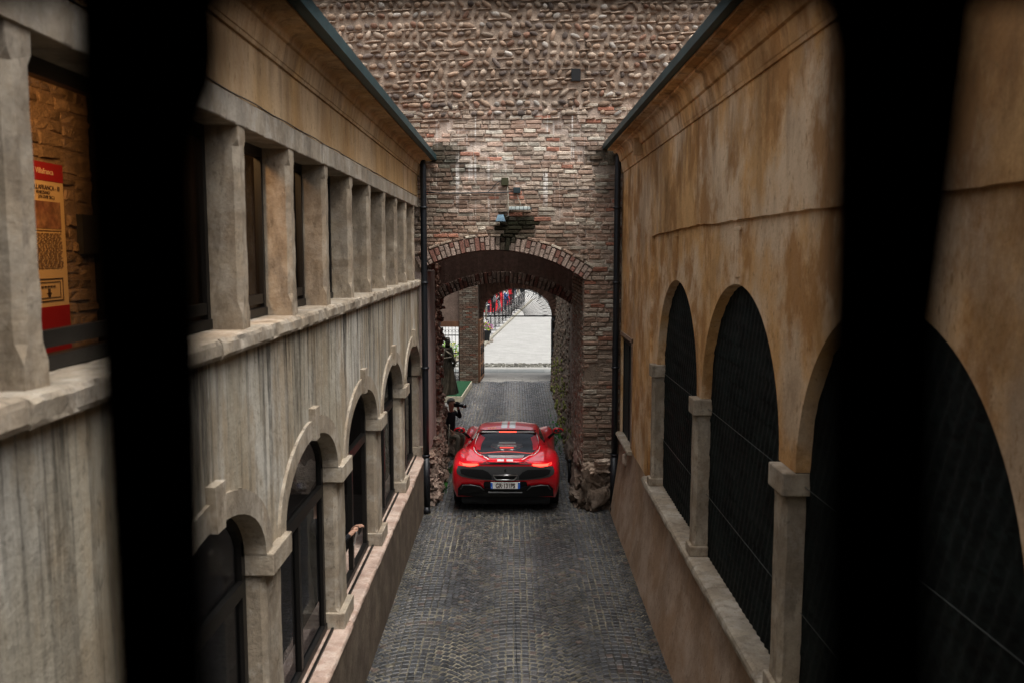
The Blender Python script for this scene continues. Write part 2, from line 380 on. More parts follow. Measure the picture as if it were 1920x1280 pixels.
# kerb that runs diagonally up the square
def LX(y): return -1.62+(y-41)*.0815
m=MB()
for i in range(26):
    y0=41+i*1.6; y1=y0+1.57
    m.add([(LX(y0)-.10,y0,-.02),(LX(y0)+.06,y0,-.02),(LX(y1)+.06,y1,-.02),(LX(y1)-.10,y1,-.02),(LX(y0)-.10,y0,.09),(LX(y0)+.06,y0,.09),(LX(y1)+.06,y1,.09),(LX(y1)-.10,y1,.09)],
          [(4,5,6,7),(0,1,5,4),(1,2,6,5),(3,0,4,7)],0,(.8,.76,.64))
for i in range(10):
    y0=36+i*.9; a=-2.4+(y0-36)*.16
    m.box(a-.8,a,y0,y0+.86,-.02,.06,0,(.7,.6,.5))
tag(m.build('plaza_kerb',M['plaza']),kind='structure')
m=MB(); m.grid(lambda u,v:(-14+(LX(41+80*v)-.1+14)*u,41+80*v,.006),1,20,0,lambda u,v:(1.15,1.15,1.15)); tag(m.build('pale_gravel',M['plaza']),kind='structure')

# ------------------------------------------------------------------ masonry generators
EPS=0
def wstain(x,z):
    """marks that live on the front wall: white lime runs, moss under the lamps and at the roof ends"""
    c=Vector((1,1,1))
    n=noise.noise(Vector((x*1.3,z*1.3,3.3)))
    # lime wash patch
    d=max(0,1-abs((z-6.55+.2*n)/.95))*max(0,1-abs((x-.2)/1.75)**3)
    k=min(1,d*1.7)*(.55+.5*noise.noise(Vector((x*5,z*3,1))))
    st=noise.noise(Vector((x*16,z*.55,9)))
    if 5.35<z<7.2 and -1.2<x<1.3 and st>.16: k=max(k,min(1,(st-.12)*4)*.95)
    c=c.lerp(Vector((1.85,2.0,2.15)),max(0,min(.8,k*.75)))
    def blob(cx,cz,rx,rz,s):
        q=((x-cx)/rx)**2+((z-cz)/rz)**2+.55*noise.noise(Vector((x*6,z*6,5)))
        return max(0,min(1,(1-q)*1.6))*s
    mo=max(blob(-.14,5.00,.22,.34,1.1),blob(.14,5.14,.32,.17,1.1),blob(.10,4.95,.24,.2,.8),blob(-1.27,6.35,.5,.22,.85),blob(-1.05,6.12,.4,.16,.7),blob(1.62,6.3,.40,.22,.85),blob(-1.2,5.95,.3,.3,.5),blob(1.6,5.9,.2,.4,.5),blob(-.18,4.75,.08,.30,.9))
    c=c.lerp(Vector((.07,.085,.06)),min(1,mo))
    return c
def bcol(x,z,warm=1.0):
    q=rnd(); b=uni(.75,1.2)
    if q<.05: base=(.36,.165,.11)
    elif q<.42: base=(.325,.218,.160)
    elif q<.82: base=(.365,.282,.215)
    else: base=(.45,.39,.31)
    return Vector([b*t for t in base])
def mul(c,s): return tuple(c[i]*s[i] for i in range(3))
def brickshape(m,P,w,h,d,col,mi=0,ch=.012,jit=.006):
    """P(u,v,n)->point, local brick centred at 0; front face chamfered and irregular"""
    vs=[]
    for (k,nn) in ((0,-.03),(0,d*.45),(1,d)):
        for sx,sy in ((-1,-1),(0,-1),(1,-1),(1,1),(0,1),(-1,1)):
            vs.append(P(sx*(w/2-ch*k)+uni(-jit,jit),sy*(h/2-ch*k*.8)+uni(-jit,jit)*.8,nn+(uni(-jit,jit) if k else 0)))
    fs=[(12,13,16,17),(13,14,15,16)]
    for L0 in (0,6):
        for i in range(6): j=(i+1)%6; fs.append((L0+i,L0+j,L0+6+j,L0+6+i))
    m.add(vs,fs,mi,col,False)
_ico={}
def ico(n):
    if n not in _ico:
        bm=bmesh.new(); bmesh.ops.create_icosphere(bm,subdivisions=n,radius=1)
        _ico[n]=([v.co.copy() for v in bm.verts],[[v.index for v in f.verts] for f in bm.faces]); bm.free()
    return _ico[n]
def pebble(m,O,A,B,Nn,ru,rv,rn,ang,col,mi=0,lvl=2):
    vs,fs=ico(lvl); ca,sa=math.cos(ang),math.sin(ang); sd_=Vector((rnd()*50,rnd()*50,0)); out=[]
    for v in vs:
        k=1+.28*noise.noise(v*1.3+sd_)
        u,w=v.x*ru*k,v.y*rv*k
        out.append(O+A*(u*ca-w*sa)+B*(u*sa+w*ca)+Nn*(v.z*rn*k))
    m.add(out,fs,mi,col,True)
def pcol():
    q=rnd(); b=uni(.55,1.25)
    base=(.35,.25,.18) if q<.45 else ((.45,.36,.28) if q<.68 else ((.18,.145,.125) if q<.84 else ((.46,.42,.37) if q<.92 else (.29,.17,.12))))
    return tuple(b*t for t in base)
def rockmesh(m,c,s,seed,mi=0,col=(1,1,1),lvl=4,amp=.35,rot=0,smooth=True):
    vs,fs=ico(lvl); out=[]; sv=Vector((seed*3.1,seed*1.7,seed))
    for v in vs:
        q=Vector([math.copysign(abs(t)**.62,t) for t in v])
        k=1+amp*noise.noise(v*1.6+sv)+amp*.4*noise.noise(v*5+sv)+amp*.2*noise.noise(v*12+sv)
        p=Vector((q.x*s[0]*k,q.y*s[1]*k,q.z*s[2]*k)); p.rotate(Matrix.Rotation(rot,3,'Z'))
        out.append(Vector(c)+p)
    m.add(out,fs,mi,col,smooth)

# ------------------------------------------------------------------ arched brick wall across the alley
YB=15.22
def arcz(x,pts):
    """circle through three points"""
    (x1,z1),(x2,z2),(x3,z3)=pts
    a=x1*(z2-z3)-z1*(x2-x3)+x2*z3-x3*z2
    b=(x1*x1+z1*z1)*(z3-z2)+(x2*x2+z2*z2)*(z1-z3)+(x3*x3+z3*z3)*(z2-z1)
    c=(x1*x1+z1*z1)*(x2-x3)+(x2*x2+z2*z2)*(x3-x1)+(x3*x3+z3*z3)*(x1-x2)
    cx,cz=-b/(2*a),-c/(2*a); r=math.hypot(x1-cx,z1-cz)
    return cx,cz,r
A1=arcz(0,((-1.63,4.36),(-.22,4.68),(1.24,4.17)))
A2=arcz(0,((-1.55,3.66),(-.22,4.00),(1.27,3.50)))
def arch_top(A,x): return A[1]+math.sqrt(max(0,A[2]**2-(x-A[0])**2))
tower=thing('brick_gatehouse','tall brick and river stone wall with low arch across the alley behind the red car','building',(0,YB,0))
TP=lambda x,z,n: Vector((x,-n,z))      # local coords of the gatehouse, n towards the viewer
def rough(x,z,s=1.0): return .035*noise.noise(Vector((x*2.2,z*2.2,1)))*s+.018*noise.noise(Vector((x*9,z*9,2)))*s
# mortar backing
m=MB()
xs=[-4.6+.06*i for i in range(154)]
def zb(x): return arch_top(A1,x)+.02 if -1.63<x<1.24 else (.0 if x>0 else .0)
for i in range(len(xs)-1):
    x0,x1=xs[i],xs[i+1]
    b0,b1=zb(x0+1e-3),zb(x1-1e-3); nz_=int((10.6-min(b0,b1))/.075)
    for j in range(nz_):
        pts=[]
        for (x,b,jj) in ((x0,b0,j),(x1,b1,j),(x1,b1,j+1),(x0,b0,j+1)):
            z=b+(10.6-b)*jj/nz_; pts.append(TP(x,z,-.02+rough(x,z)))
        xm,zm=(x0+x1)/2,pts[0].z
        low=zm<7.15+.12*noise.noise(Vector((xm*2,0,0)))
        base=(.42,.33,.265) if low else (.34,.265,.205)
        m.add(pts,[(0,1,2,3)],0,mul(base,wstain(xm,zm)),True)
m.build('mortar_face',M['mortar'],tower)
# brick courses
m=MB(); z=.55
while z<7.35:
    h=uni(.058,.074); x=-4.0+uni(0,.2); row=uni(-.015,.015)
    while x<4.0:
        w=uni(.17,.30) if rnd()>.25 else uni(.10,.15)
        xc=x+w/2; zc=z+h/2+row*math.sin(x*1.5)+.012*noise.noise(Vector((x*1.2,z*3,0)))*2
        x+=w+.013
        if z<6.2 and not(-1.78<xc<1.95): continue
        if z>6.2 and abs(xc)>4.1: continue
        ring=.27
        if -1.66<xc<1.30+.0:
            if zc<arch_top(A1,min(max(xc,-1.6),1.22))+ring+h*.3: continue
        if xc>1.2 and zc<4.35: continue
        if xc<-1.60 and zc<4.45: continue
        if zc>6.85 and rnd()<(zc-6.85)*1.5+.12*noise.noise(Vector((xc*2,zc*2,4))): continue
        if 5.2<zc<6.9 and rnd()<.05: continue
        if rnd()<.02: continue
        c=mul(bcol(xc,zc),wstain(xc,zc))
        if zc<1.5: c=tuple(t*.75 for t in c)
        tilt=uni(-.03,.03); ct,stt=math.cos(tilt),math.sin(tilt); n0=rough(xc,zc)-(.012 if noise.noise(Vector((xc*1.1,zc*1.1,8)))>.1 else 0); c=tuple(t*(1+.35*noise.noise(Vector((xc*.9,zc*1.4,6)))) for t in c)
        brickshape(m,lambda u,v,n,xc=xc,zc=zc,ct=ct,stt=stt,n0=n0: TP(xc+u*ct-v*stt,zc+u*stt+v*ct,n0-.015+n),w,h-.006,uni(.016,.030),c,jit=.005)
    z+=h+.009
z=.72
while z<4.36:
    h=uni(.062,.08); x=1.245+uni(-.004,.006); 
    while x<1.90:
        w=uni(.2,.28) if rnd()<.7 else uni(.10,.14)
        if x+w>1.86: w=1.93-x
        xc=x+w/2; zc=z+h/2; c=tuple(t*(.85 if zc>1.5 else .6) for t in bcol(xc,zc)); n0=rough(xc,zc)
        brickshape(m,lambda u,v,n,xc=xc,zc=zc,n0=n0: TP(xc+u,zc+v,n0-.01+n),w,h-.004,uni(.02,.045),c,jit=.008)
        x+=w+.013
    z+=h+.009
m.build('brickwork',M['brick'],tower)
# river stones in courses
m=MB(); z=6.86
while z<10.3:
    hh=uni(.155,.18); x=-4.3
    while x<4.3:
        ru=uni(.048,.080); rv=uni(.034,.050); step=ru*1.75+uni(.01,.06)
        if rnd()<.12: ru*=1.5; step+=.05
        zc=z+uni(-.015,.015)+.03*math.sin(x*.9+z)
        if zc>7.0+.25*noise.noise(Vector((x*.9,1,1))) + (.25 if abs(x)>1.3 and rnd()<.4 else 0) and not(.97<x<1.17 and 7.55<zc<7.85):
            c=pcol(); s=wstain(x,zc)
            if s[0]>1: s=Vector((1,1,1)).lerp(s,.35)
            pebble(m,TP(x,zc,rough(x,zc)+.012),Vector((1,0,0)),Vector((0,0,1)),Vector((0,-1,0)),ru,rv,uni(.028,.046),uni(-.9,.9)+(.5 if int(z/.17)%2 else -.3),mul(c,s))
        x+=step
    z+=hh
m.build('river_stones',M['pebble'],tower)
# thin levelling courses between the river stones
m=MB(); z=6.945
while z<10.3:
    x=-4.3
    while x<4.3:
        w=uni(.10,.35)
        if rnd()<.62:
            zc=z+.012*noise.noise(Vector((x*2,z,0)))+.03*math.sin(x*.9+z)
            b=uni(.7,1.2); 
            brickshape(m,lambda u,v,n,x=x,zc=zc,w=w: TP(x+w/2+u,zc+v+.012*math.sin(u*9),n-.01),w,uni(.018,.03),uni(.022,.045),(.40*b,.31*b,.24*b),ch=.005,jit=.009)
        x+=w+uni(.0,.12)
    z+=.167
m.build('levelling_course',M['brick'],tower)
# putlog hole
m=MB(); m.box(.99,1.15,-.055,.10,7.60,7.80,0); o=m.build('putlog_hole',M['black'],tower)
# ring of voussoirs
def ring(m,A,x0,x1,rin,rout,y,rows=2,step=.085,n0=.0,dark=1.0,depth=.05):
    cx,cz,r=A; t0=math.atan2(x0-cx,math.sqrt(max(0,r*r-(x0-cx)**2))); t1=math.atan2(x1-cx,math.sqrt(max(0,r*r-(x1-cx)**2)))
    n=int((t1-t0)*r/step)
    for k in range(n):
        t=t0+(t1-t0)*(k+.5)/n; split=.5+(.12 if k%2 else -.12)+uni(-.03,.03)
        segs=[(0,split),(split,1)] if (k%3 and rows==2) else [(0,1)]
        for a,b in segs:
            ra=r+rin+(rout-rin)*a+.004; rb=r+rin+(rout-rin)*b-.004; rm=(ra+rb)/2
            X,Z=cx+rm*math.sin(t),cz+rm*math.cos(t)
            c=bcol(X,Z); q=rnd()
            if q<.3: c=Vector((.26,.13,.10))*uni(.8,1.1)
            else: c=Vector((.36,.27,.22))*uni(.8,1.15)
            c=mul(c,wstain(X,Z)) if dark==1 else tuple(t_*dark for t_ in c)
            def P(u,v,nn,t=t,rm=rm): 
                rr=rm+v; tt=t+u/(r+rin+(rout-rin)*.5)
                return TP(cx+rr*math.sin(tt),cz+rr*math.cos(tt),n0+nn+y)
            brickshape(m,P,(t1-t0)*r/n-.012,rb-ra,depth,c,ch=.007,jit=.003)
m=MB(); ring(m,A1,-1.66,1.27,0.0,.235,0.0,depth=.045); m.build('arch_ring',M['brick'],tower)
m=MB()
cx,cz,r=A1
for k in range(15):   # flat hood course over the ring
    t=math.asin((-1.6-cx)/r)+(math.asin((1.27-cx)/r)-math.asin((-1.6-cx)/r))*(k+.5)/15
    rm=r+.265
    def P(u,v,nn,t=t): 
        rr=rm+v; tt=t+u/rm
        return TP(cx+rr*math.sin(tt),cz+rr*math.cos(tt),nn)
    X,Z=cx+rm*math.sin(t),cz+rm*math.cos(t)
    brickshape(m,P,.185,.042,.05,mul(bcol(0,0),wstain(X,Z)),ch=.008)
m.build('hood_course',M['brick'],tower)
# vault under the first arch, body of the wall, second lower arch
m=MB()
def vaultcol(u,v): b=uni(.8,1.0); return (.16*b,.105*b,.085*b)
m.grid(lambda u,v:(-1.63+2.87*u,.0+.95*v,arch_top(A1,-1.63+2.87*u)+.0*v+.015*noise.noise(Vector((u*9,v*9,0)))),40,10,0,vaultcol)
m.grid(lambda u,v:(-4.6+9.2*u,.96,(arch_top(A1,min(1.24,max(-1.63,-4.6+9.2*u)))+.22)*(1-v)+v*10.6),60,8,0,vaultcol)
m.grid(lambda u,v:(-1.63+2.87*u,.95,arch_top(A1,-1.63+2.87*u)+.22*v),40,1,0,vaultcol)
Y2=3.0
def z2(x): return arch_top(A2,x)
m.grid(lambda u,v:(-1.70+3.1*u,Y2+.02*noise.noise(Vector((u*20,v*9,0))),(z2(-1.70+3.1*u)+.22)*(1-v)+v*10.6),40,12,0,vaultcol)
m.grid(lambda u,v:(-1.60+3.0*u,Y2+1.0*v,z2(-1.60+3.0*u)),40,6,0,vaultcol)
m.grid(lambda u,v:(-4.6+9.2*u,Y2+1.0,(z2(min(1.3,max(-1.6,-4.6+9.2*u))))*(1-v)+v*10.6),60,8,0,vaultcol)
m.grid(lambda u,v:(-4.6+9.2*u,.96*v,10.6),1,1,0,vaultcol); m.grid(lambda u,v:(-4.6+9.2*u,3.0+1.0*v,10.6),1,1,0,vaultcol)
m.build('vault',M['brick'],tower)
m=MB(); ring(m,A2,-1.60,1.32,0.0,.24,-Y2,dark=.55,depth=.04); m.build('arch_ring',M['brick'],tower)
# right pier reveal and left plastered jamb
m=MB()
def side_bricks(m,X,y0,y1,z0,z1,nx,dark=.7,mi=0,base=None):
    z=z0
    while z<z1:
        h=uni(.055,.07); y=y0+uni(0,.12)
        while y<y1-.05:
            w=min(uni(.12,.27),y1-y); c=bcol(0,0)*dark
            brickshape(m,lambda u,v,n,y=y,w=w,z=z,h=h: Vector((X+nx*(n-.01),y+w/2+u,z+h/2+v)),w,h-.006,uni(.02,.035),tuple(c),mi)
            y+=w+.012
        z+=h+.01
side_bricks(m,1.25,0.0,2.95,.75,4.25,-1,.75)
m.build('pier_reveal',M['brick'],tower)
m=MB(); m.box(1.27,1.95,.0,4.0,-.02,4.25,0,(.22,.17,.13)); m.box(-4.4,-1.66,1.75,4.0,-.02,4.5,0,(.2,.15,.12)); m.box(1.27,4.4,.97,2.99,4.26,10.5,0,(.2,.15,.12)); m.box(-4.4,-1.66,.97,2.99,4.51,10.5,0,(.2,.15,.12)); m.box(-4.4,-1.85,.02,1.75,-.02,4.5,0,(.2,.15,.12)); m.box(1.95,4.4,.05,4.0,-.02,6.0,0,(.2,.15,.12)); m.build('pier_core',M['mortar'],tower)
m=MB(); m.box(-1.80,-1.57,.0,1.72,.95,4.30,0,bev=.015); m.build('plaster_jamb',M['pl_pink'],tower)
# rubble base under the left jamb and rubble flank behind it
m=MB(); random.seed(11)
for i in range(230):
    y=uni(.1,3.9); z=uni(.0,1.0) if y<1.8 else uni(0,1.2)
    k=(1-z/1.3)*(1 if y<2.4 else -.1)
    rockmesh(m,(-1.60+.14*k,y,z),(uni(.05,.12),uni(.06,.15),uni(.04,.09)),i+.5,0,(lambda b:(b,b*.86,b*.8))(uni(.4,.95)),2,.6,uni(-.4,.4),False)
for i in range(210):
    y=uni(1.75,4.0); z=uni(.9,4.4)
    rockmesh(m,(-1.66+uni(-.02,.03),y,z),(uni(.05,.10),uni(.06,.13),uni(.035,.07)),i+90,0,(lambda b:(b*1.0,b*.70,b*.60))(uni(.3,.8)),2,.6,uni(-.4,.4),False)
m.build('rubble_flank',M['rock'],tower)
# rough rock footing of the right pier
m=MB()
rockmesh(m,(1.55,.14,.26),(.30,.32,.40),3,0,(.40,.36,.32),5,.75)
rockmesh(m,(1.57,.16,.80),(.25,.27,.13),8,0,(1.35,1.3,1.22),5,.6)
rockmesh(m,(1.40,1.2,.24),(.24,.9,.34),5,0,(.6,.52,.47),5,.6)
rockmesh(m,(1.42,1.4,.68),(.20,.8,.18),9,0,(1.15,1.0,.92),5,.4)
rockmesh(m,(1.36,2.6,.3),(.19,.9,.42),12,0,(.62,.55,.48),5,.5)
rockmesh(m,(1.38,.55,.10),(.30,.5,.14),15,0,(.5,.46,.42),5,.5)
m.build('rock_footing',M['rock'],tower)

# ------------------------------------------------------------------ court walls beyond the arch
random.seed(5)
cw=thing('rubble_wall','mossy rubble wall along right side of the passage towards the gate','wall',(1.35,19.2,0))
m=MB()
m.grid(lambda u,v:(.06+.22*(1-v)**2*(-1)+.05*noise.noise(Vector((u*25,v*9,1)))+.10*u, -.9+11.8*u, 4.6*v-.02),90,40,0,lambda u,v:(lambda b:(.20*b,.16*b,.12*b))(uni(.6,1.2)))
m.build('mortar_face',M['mortar'],cw)
m=MB()
for i in range(950):
    u=rnd(); v=rnd()**1.2; y=-.9+11.8*u; z=4.5*v
    X=.06-.22*(1-v)**2+.05*noise.noise(Vector((u*25,v*9,1)))+.10*u
    q=rnd(); moss=(z<1.7+.6*noise.noise(Vector((y*.7,z,0))) and noise.noise(Vector((y*1.1,z*1.3,7)))>-.05 and rnd()<.7)
    b=uni(.5,1.2); c=(.22*b,.16*b,.12*b) if not moss else (.20*b,.21*b,.055*b)
    pebble(m,Vector((X,y,z)),Vector((0,1,0)),Vector((0,0,1)),Vector((-1,0,0)),uni(.06,.13),uni(.035,.07),uni(.03,.06),uni(-.3,.3),c,0,1)
m.build('stones',M['pebble'],cw)
# left court wall far left + gate building
m=MB()
gt=thing('gate_building','dark brick gate building with arched exit to the sunny square','building',(0,30.2,0))
# front brick face of the pier between side gate and main gate
m=MB()
def front_bricks(m,x0,x1,z0,z1,y,dark,skip=None,h0=.07):
    z=z0
    while z<z1:
        h=h0; x=x0+ (0 if int(z/h0)%2 else -.11)
        while x<x1:
            w=.23; a=max(x,x0); b=min(x+w,x1); xc=(a+b)/2
            if b-a>.04 and not(skip and skip(xc,z+h/2)):
                c=bcol(0,0)*dark*uni(.8,1.2)
                brickshape(m,lambda u,v,n,xc=xc,z=z: Vector((xc+u,y-n,z+h/2+v)),b-a-.012,h-.014,.02,tuple(c),ch=.004,jit=.002)
            x+=w+.004
        z+=h
front_bricks(m,-1.95,-1.28,.0,4.2,0,.36)
m.build('pier_bricks',M['brick'],gt)
m=MB(); m.box(-1.945,-1.285,.012,1.4,-.02,4.2,0,(.12,.09,.07)); m.build('pier',M['mortar'],gt)
# spandrel wall with the arched opening
SP,RX,RZ,GX=2.28,1.30,1.02,.13
def gz(x):
    t=(x-GX)/RX
    return SP+RZ*math.sqrt(1-t*t) if abs(t)<1 else SP
m=MB()
nn=48
for i in range(nn):
    x0=GX-RX+2*RX*i/nn; x1=GX-RX+2*RX*(i+1)/nn
    for (a,b) in ((0,.25),(.25,.6),(.6,1)):
        P=lambda x,k:(x,1.5,gz(x)*(1-k)+k*4.6)
        bb=uni(.7,1.2); m.add([P(x0,a),P(x1,a),P(x1,b),P(x0,b)],[(0,1,2,3)],0,(.20*bb,.125*bb,.095*bb))
    m.add([(x0,1.5,gz(x0)),(x1,1.5,gz(x1)),(x1,2.3,gz(x1)),(x0,2.3,gz(x0))],[(0,1,2,3)],0,(.3,.2,.16))
m.box(GX+RX,2.6,1.5,2.3,-.02,4.6,0,(.12,.09,.07)); m.box(-1.6,GX-RX,1.5,2.3,-.02,4.6,0,(.2,.13,.10))
m.box(1.55,2.6,.0,1.5,-.02,4.6,0,(.14,.10,.08)); m.box(-8,-2.75,.0,.6,-.02,4.6,0,(.16,.11,.09)); m.box(-2.75,-1.95,.1,.6,2.02,4.6,0,(.14,.10,.08))
m.box(-1.95,2.6,.0,1.5,4.2,4.6,0,(.16,.11,.09))
m.build('wall',M['mortar'],gt)
m=MB(); ringA=(GX,SP,RX)
for k in range(30):   # brick ring of the gate
    t=-math.pi/2+math.pi*(k+.5)/30
    c=Vector((.26,.15,.11))*uni(.7,1.2)
    def P(u,v,nn_,t=t): return Vector((GX+(RX+.14+v)*math.sin(t+u/1.4),1.5-nn_,SP+(RZ+.14+v)*math.cos(t+u/1.4)))
    brickshape(m,P,.11,.25,.03,tuple(c),ch=.006)
m.build('gate_arch_ring',M['brick'],gt)
m=MB(); m.box(-2.75,-1.95,.02,.25,2.0,2.20,0); m.build('timber_lintel',M['wood'],gt)
# far left court wall
m=MB(); m.box(-4.9,-4.5,19.2-30.2,0,-.02,3.2,0,(.2,.15,.12)); m.build('court_wall',M['mortar'],gt)
# wooden leaf of the main gate, folded back
dl=thing('gate_door_leaf','brown wooden gate leaf with iron lattice folded back against brick pier','door',(-1.26,30.25,.0))
m=MB(); m.box(-.03,.03,0,1.40,.02,2.26,0,bev=.004); o=m.build('leaf',M['wood'],dl); 
m=MB()
for zz in (.12,.62,.95,1.35,2.0,2.2): m.box(.031,.045,.03,1.37,zz,zz+.05)
for yy in (.06,.68,1.30): m.box(.046,.056,yy,yy+.05,.05,2.24)
m.build('cross_rail',mat('lighter wood rail',(.28,.14,.07),.7),dl)
m=MB()
for zz in (.18,.98):
    for i in range(12): m.tube([(.05,.08+i*.1,zz),(.05,.18+i*.1,zz+.3)],.006,5); m.tube([(.05,.18+i*.1,zz),(.05,.08+i*.1,zz+.3)],.006,5)
m.build('lattice',M['iron'],dl)
dl.rotation_euler=(0,0,R(-4))
# iron fanlight
fl=thing('iron_fanlight','black iron sunburst fanlight with radiating rods in the exit arch','fanlight',(GX,31.75,SP))
m=MB(); arc=lambda a,b,n=40:[(a*math.cos(math.pi*k/n),0,b*math.sin(math.pi*k/n)) for k in range(n+1)]
m.tube(arc(RX-.02,RZ-.02),.016,6); m.build('outer_hoop',M['iron'],fl)
m=MB(); m.tube(arc(.25,.25,20),.010,6); m.build('inner_hoop',M['iron'],fl)
m=MB(); m.box(-RX,RX,-.02,.02,-.035,.01); m.build('transom',M['iron'],fl)
m=MB()
for k in range(44):
    t=math.pi*(k+.5)/44; a=(.25*math.cos(t),0,.25*math.sin(t)); L1=1.0 if k%2 else .66
    b=((.25+(RX-.27)*L1)*math.cos(t),0,(.25+(RZ-.27)*L1)*math.sin(t)); m.tube([a,b],.0065,5)
    if k%2==0:
        for s in (-1,1):
            t2=t+s*.035; m.tube([b,((RX-.02)*math.cos(t2),0,(RZ-.02)*math.sin(t2))],.0085,5)
tag(m.build('rods',M['iron'],fl))
gp=thing('iron_gate_leaf','thin dark iron gate leaf opened edge-on at right side of the exit','gate',(1.34,30.3,0))
m=MB(); m.box(-.025,.025,0,.05,.02,2.27); m.build('stile',M['iron'],gp); m=MB(); m.box(-.02,.02,1.35,1.4,.02,2.27); m.build('stile',M['iron'],gp)
m=MB()
for zz in (.05,1.1,1.8,2.2): m=MB(); m.box(-.012,.10,.05,1.35,zz,zz+.04); m.build('rail',M['iron'],gp)
m=MB(); gp.rotation_euler=(0,0,R(-3))
# side wicket gate
wg=thing('iron_wicket_gate','small barred iron side gate behind the bronze statue','gate',(-2.35,30.5,0))
m=MB(); 
for zz in (.06,.32,.72,1.02,1.66): m.box(-.40,.40,-.015,.015,zz,zz+.035)
m.box(-.40,-.36,-.02,.02,.03,2.0); m.box(.36,.40,-.02,.02,.03,2.0); m.build('frame',M['iron'],wg)
m=MB()
for i in range(7):
    x=-.36+.12*i; m.tube([(x,0,.05),(x,0,1.99)],.009,6)
m.build('bars',M['iron'],wg)
m=MB()
for i in range(6):
    for zc in (.19,1.83):
        m.tube([(-.30+.12*i+.045*math.cos(a),0,zc+.05*math.sin(a)) for a in [k*math.pi/5 for k in range(11)]],.006,5)
m.build('scrollwork',M['iron'],wg)

# ------------------------------------------------------------------ left building
random.seed(21)
XL=-1.70; LEND=15.19
lb=thing('gallery_building','pale streaked building with a row of stone posts over arched windows on the left side','building',(XL,0,0))
LC=[14.15-2.37*k for k in range(6)]          # arch centres
AW,AR,SPR=.94,.50,2.62
def ltop(y):
    for c in LC:
        t=(y-c)/AW
        if abs(t)<1: return SPR+AR*math.sqrt(1-t*t)
    return SPR
m=MB(); y=-1.5; ys=[]
while y<LEND: ys.append(y); y+=.045
ys.append(LEND); ys=sorted(set(ys+[c+s*AW*math.cos(t) for c in LC for s in (-1,1) for t in (0,.08,.16,.25,.35,.45)]))
ys=[y for y in ys if -1.5<=y<=LEND]
for a,b in zip(ys,ys[1:]):
    za,zb_=ltop(a+1e-6),ltop(b-1e-6)
    m.add([(0,a,za),(0,b,zb_),(0,b,4.05),(0,a,4.05)],[(0,1,2,3)])
    if za>SPR+.01 or zb_>SPR+.01: m.add([(0,a,za),(0,b,zb_),(-.16,b,zb_),(-.16,a,za)],[(0,1,2,3)])
m.box(-.34,.0,-1.5,1.36,1.0,SPR,0)
m.box(-.36,-.345,-1.5,LEND,3.12,4.05,0)
m.build('lower_wall',M['pl_low'],lb)
m=MB(); m.box(-.30,.085,-1.5,LEND-.02,-.03,.93); m.build('plinth',M['plinth'],lb)
def slabrow(m,x0,x1,y0,y1,z0,z1,step,amp,edge=.02,n=7,xr=.35):
    """row of worn blocks: displaced rounded nosing"""
    y=y0
    while y<y1-.05:
        w=min(step*uni(.75,1.3),y1-y); ns=max(4,int(w/.035)); off=uni(-.006,.006); sd_=uni(0,90)
        prof=[(x0,z0),(x1-edge,z0),(x1-edge*.3,z0+edge*.3),(x1,z0+edge),(x1,z1-edge),(x1-edge*.3,z1-edge*.3),(x1-edge,z1),(x0,z1)]
        vs=[];
        for i in range(ns+1):
            yy=y+.003+(w-.008)*i/ns; e=.6 if i in (0,ns) else 1
            for k,(px_,pz) in enumerate(prof):
                d=amp*noise.noise(Vector((yy*5,k*.6+sd_,0)))+amp*.6*noise.noise(Vector((yy*17,k*1.1,sd_)))
                if k in (0,7): d=0
                if i in (0,ns): d-=edge*.4 if k not in (0,7) else 0
                vs.append((px_+d+(off if 0<k<7 else 0),yy,pz+(d*.7 if k in(2,3,4,5,6) else 0)))
        K=len(prof); fs=[(i*K+k,i*K+k+1,(i+1)*K+k+1,(i+1)*K+k) for i in range(ns) for k in range(K-1)]
        fs=[q[::-1] for q in fs]+[tuple(range(K)),tuple(ns*K+k for k in range(K-1,-1,-1))]
        m.add(vs,fs,0,(1,1,1),False); y+=w
m=MB(); slabrow(m,-.36,.10,-1.5,LEND-.05,.93,1.0,1.35,.006,.028); m.build('lower_sill',M['marble'],lb)
m=MB(); slabrow(m,-.34,.065,-1.5,LEND+.02,4.055,4.175,1.05,.013,.03); m.build('upper_sill',M['stone'],lb)
m=MB(); slabrow(m,-.32,.014,-1.5,LEND,5.43,5.60,1.9,.006,.008); m.build('lintel',M['stone'],lb)
# posts
PF=[1.93,3.09,4.28,5.49,6.69,7.90,9.08,10.24,11.40,12.54,13.62,14.68]
def post(yc):
    m=MB(); w,d=.155,.215; z0,z1=4.17,5.435; cham=.032
    def sect(c,z,jit):
        hw=w/2
        pts=[(-d,-hw),( -c,-hw),(0,-hw+c),(0,hw-c),(-c,hw),(-d,hw)]
        return [(p[0]+uni(-jit,jit),p[1]+uni(-jit,jit)*.7,z) for p in pts]
    zs=[(z0,.003),(z0+.10,.003),(z0+.17,cham)]+[(z0+.17+(z1-z0-.30)*i/12,cham) for i in range(1,12)]+[(z1-.13,cham),(z1-.09,.003),(z1,.003)]
    vs=[]; 
    for z,c in zs: vs+=sect(c,z,.0035)
    n=6; fs=[(i*n+k,i*n+(k+1)%n,(i+1)*n+(k+1)%n,(i+1)*n+k) for i in range(len(zs)-1) for k in range(n)]
    fs=fs+[tuple(range(n-1,-1,-1)),tuple((len(zs)-1)*n+k for k in range(n))]
    m.add(vs,fs); return m.build('post',M['pillar'],lb,(0,yc,0))
for pf in PF: post(pf-.0775)
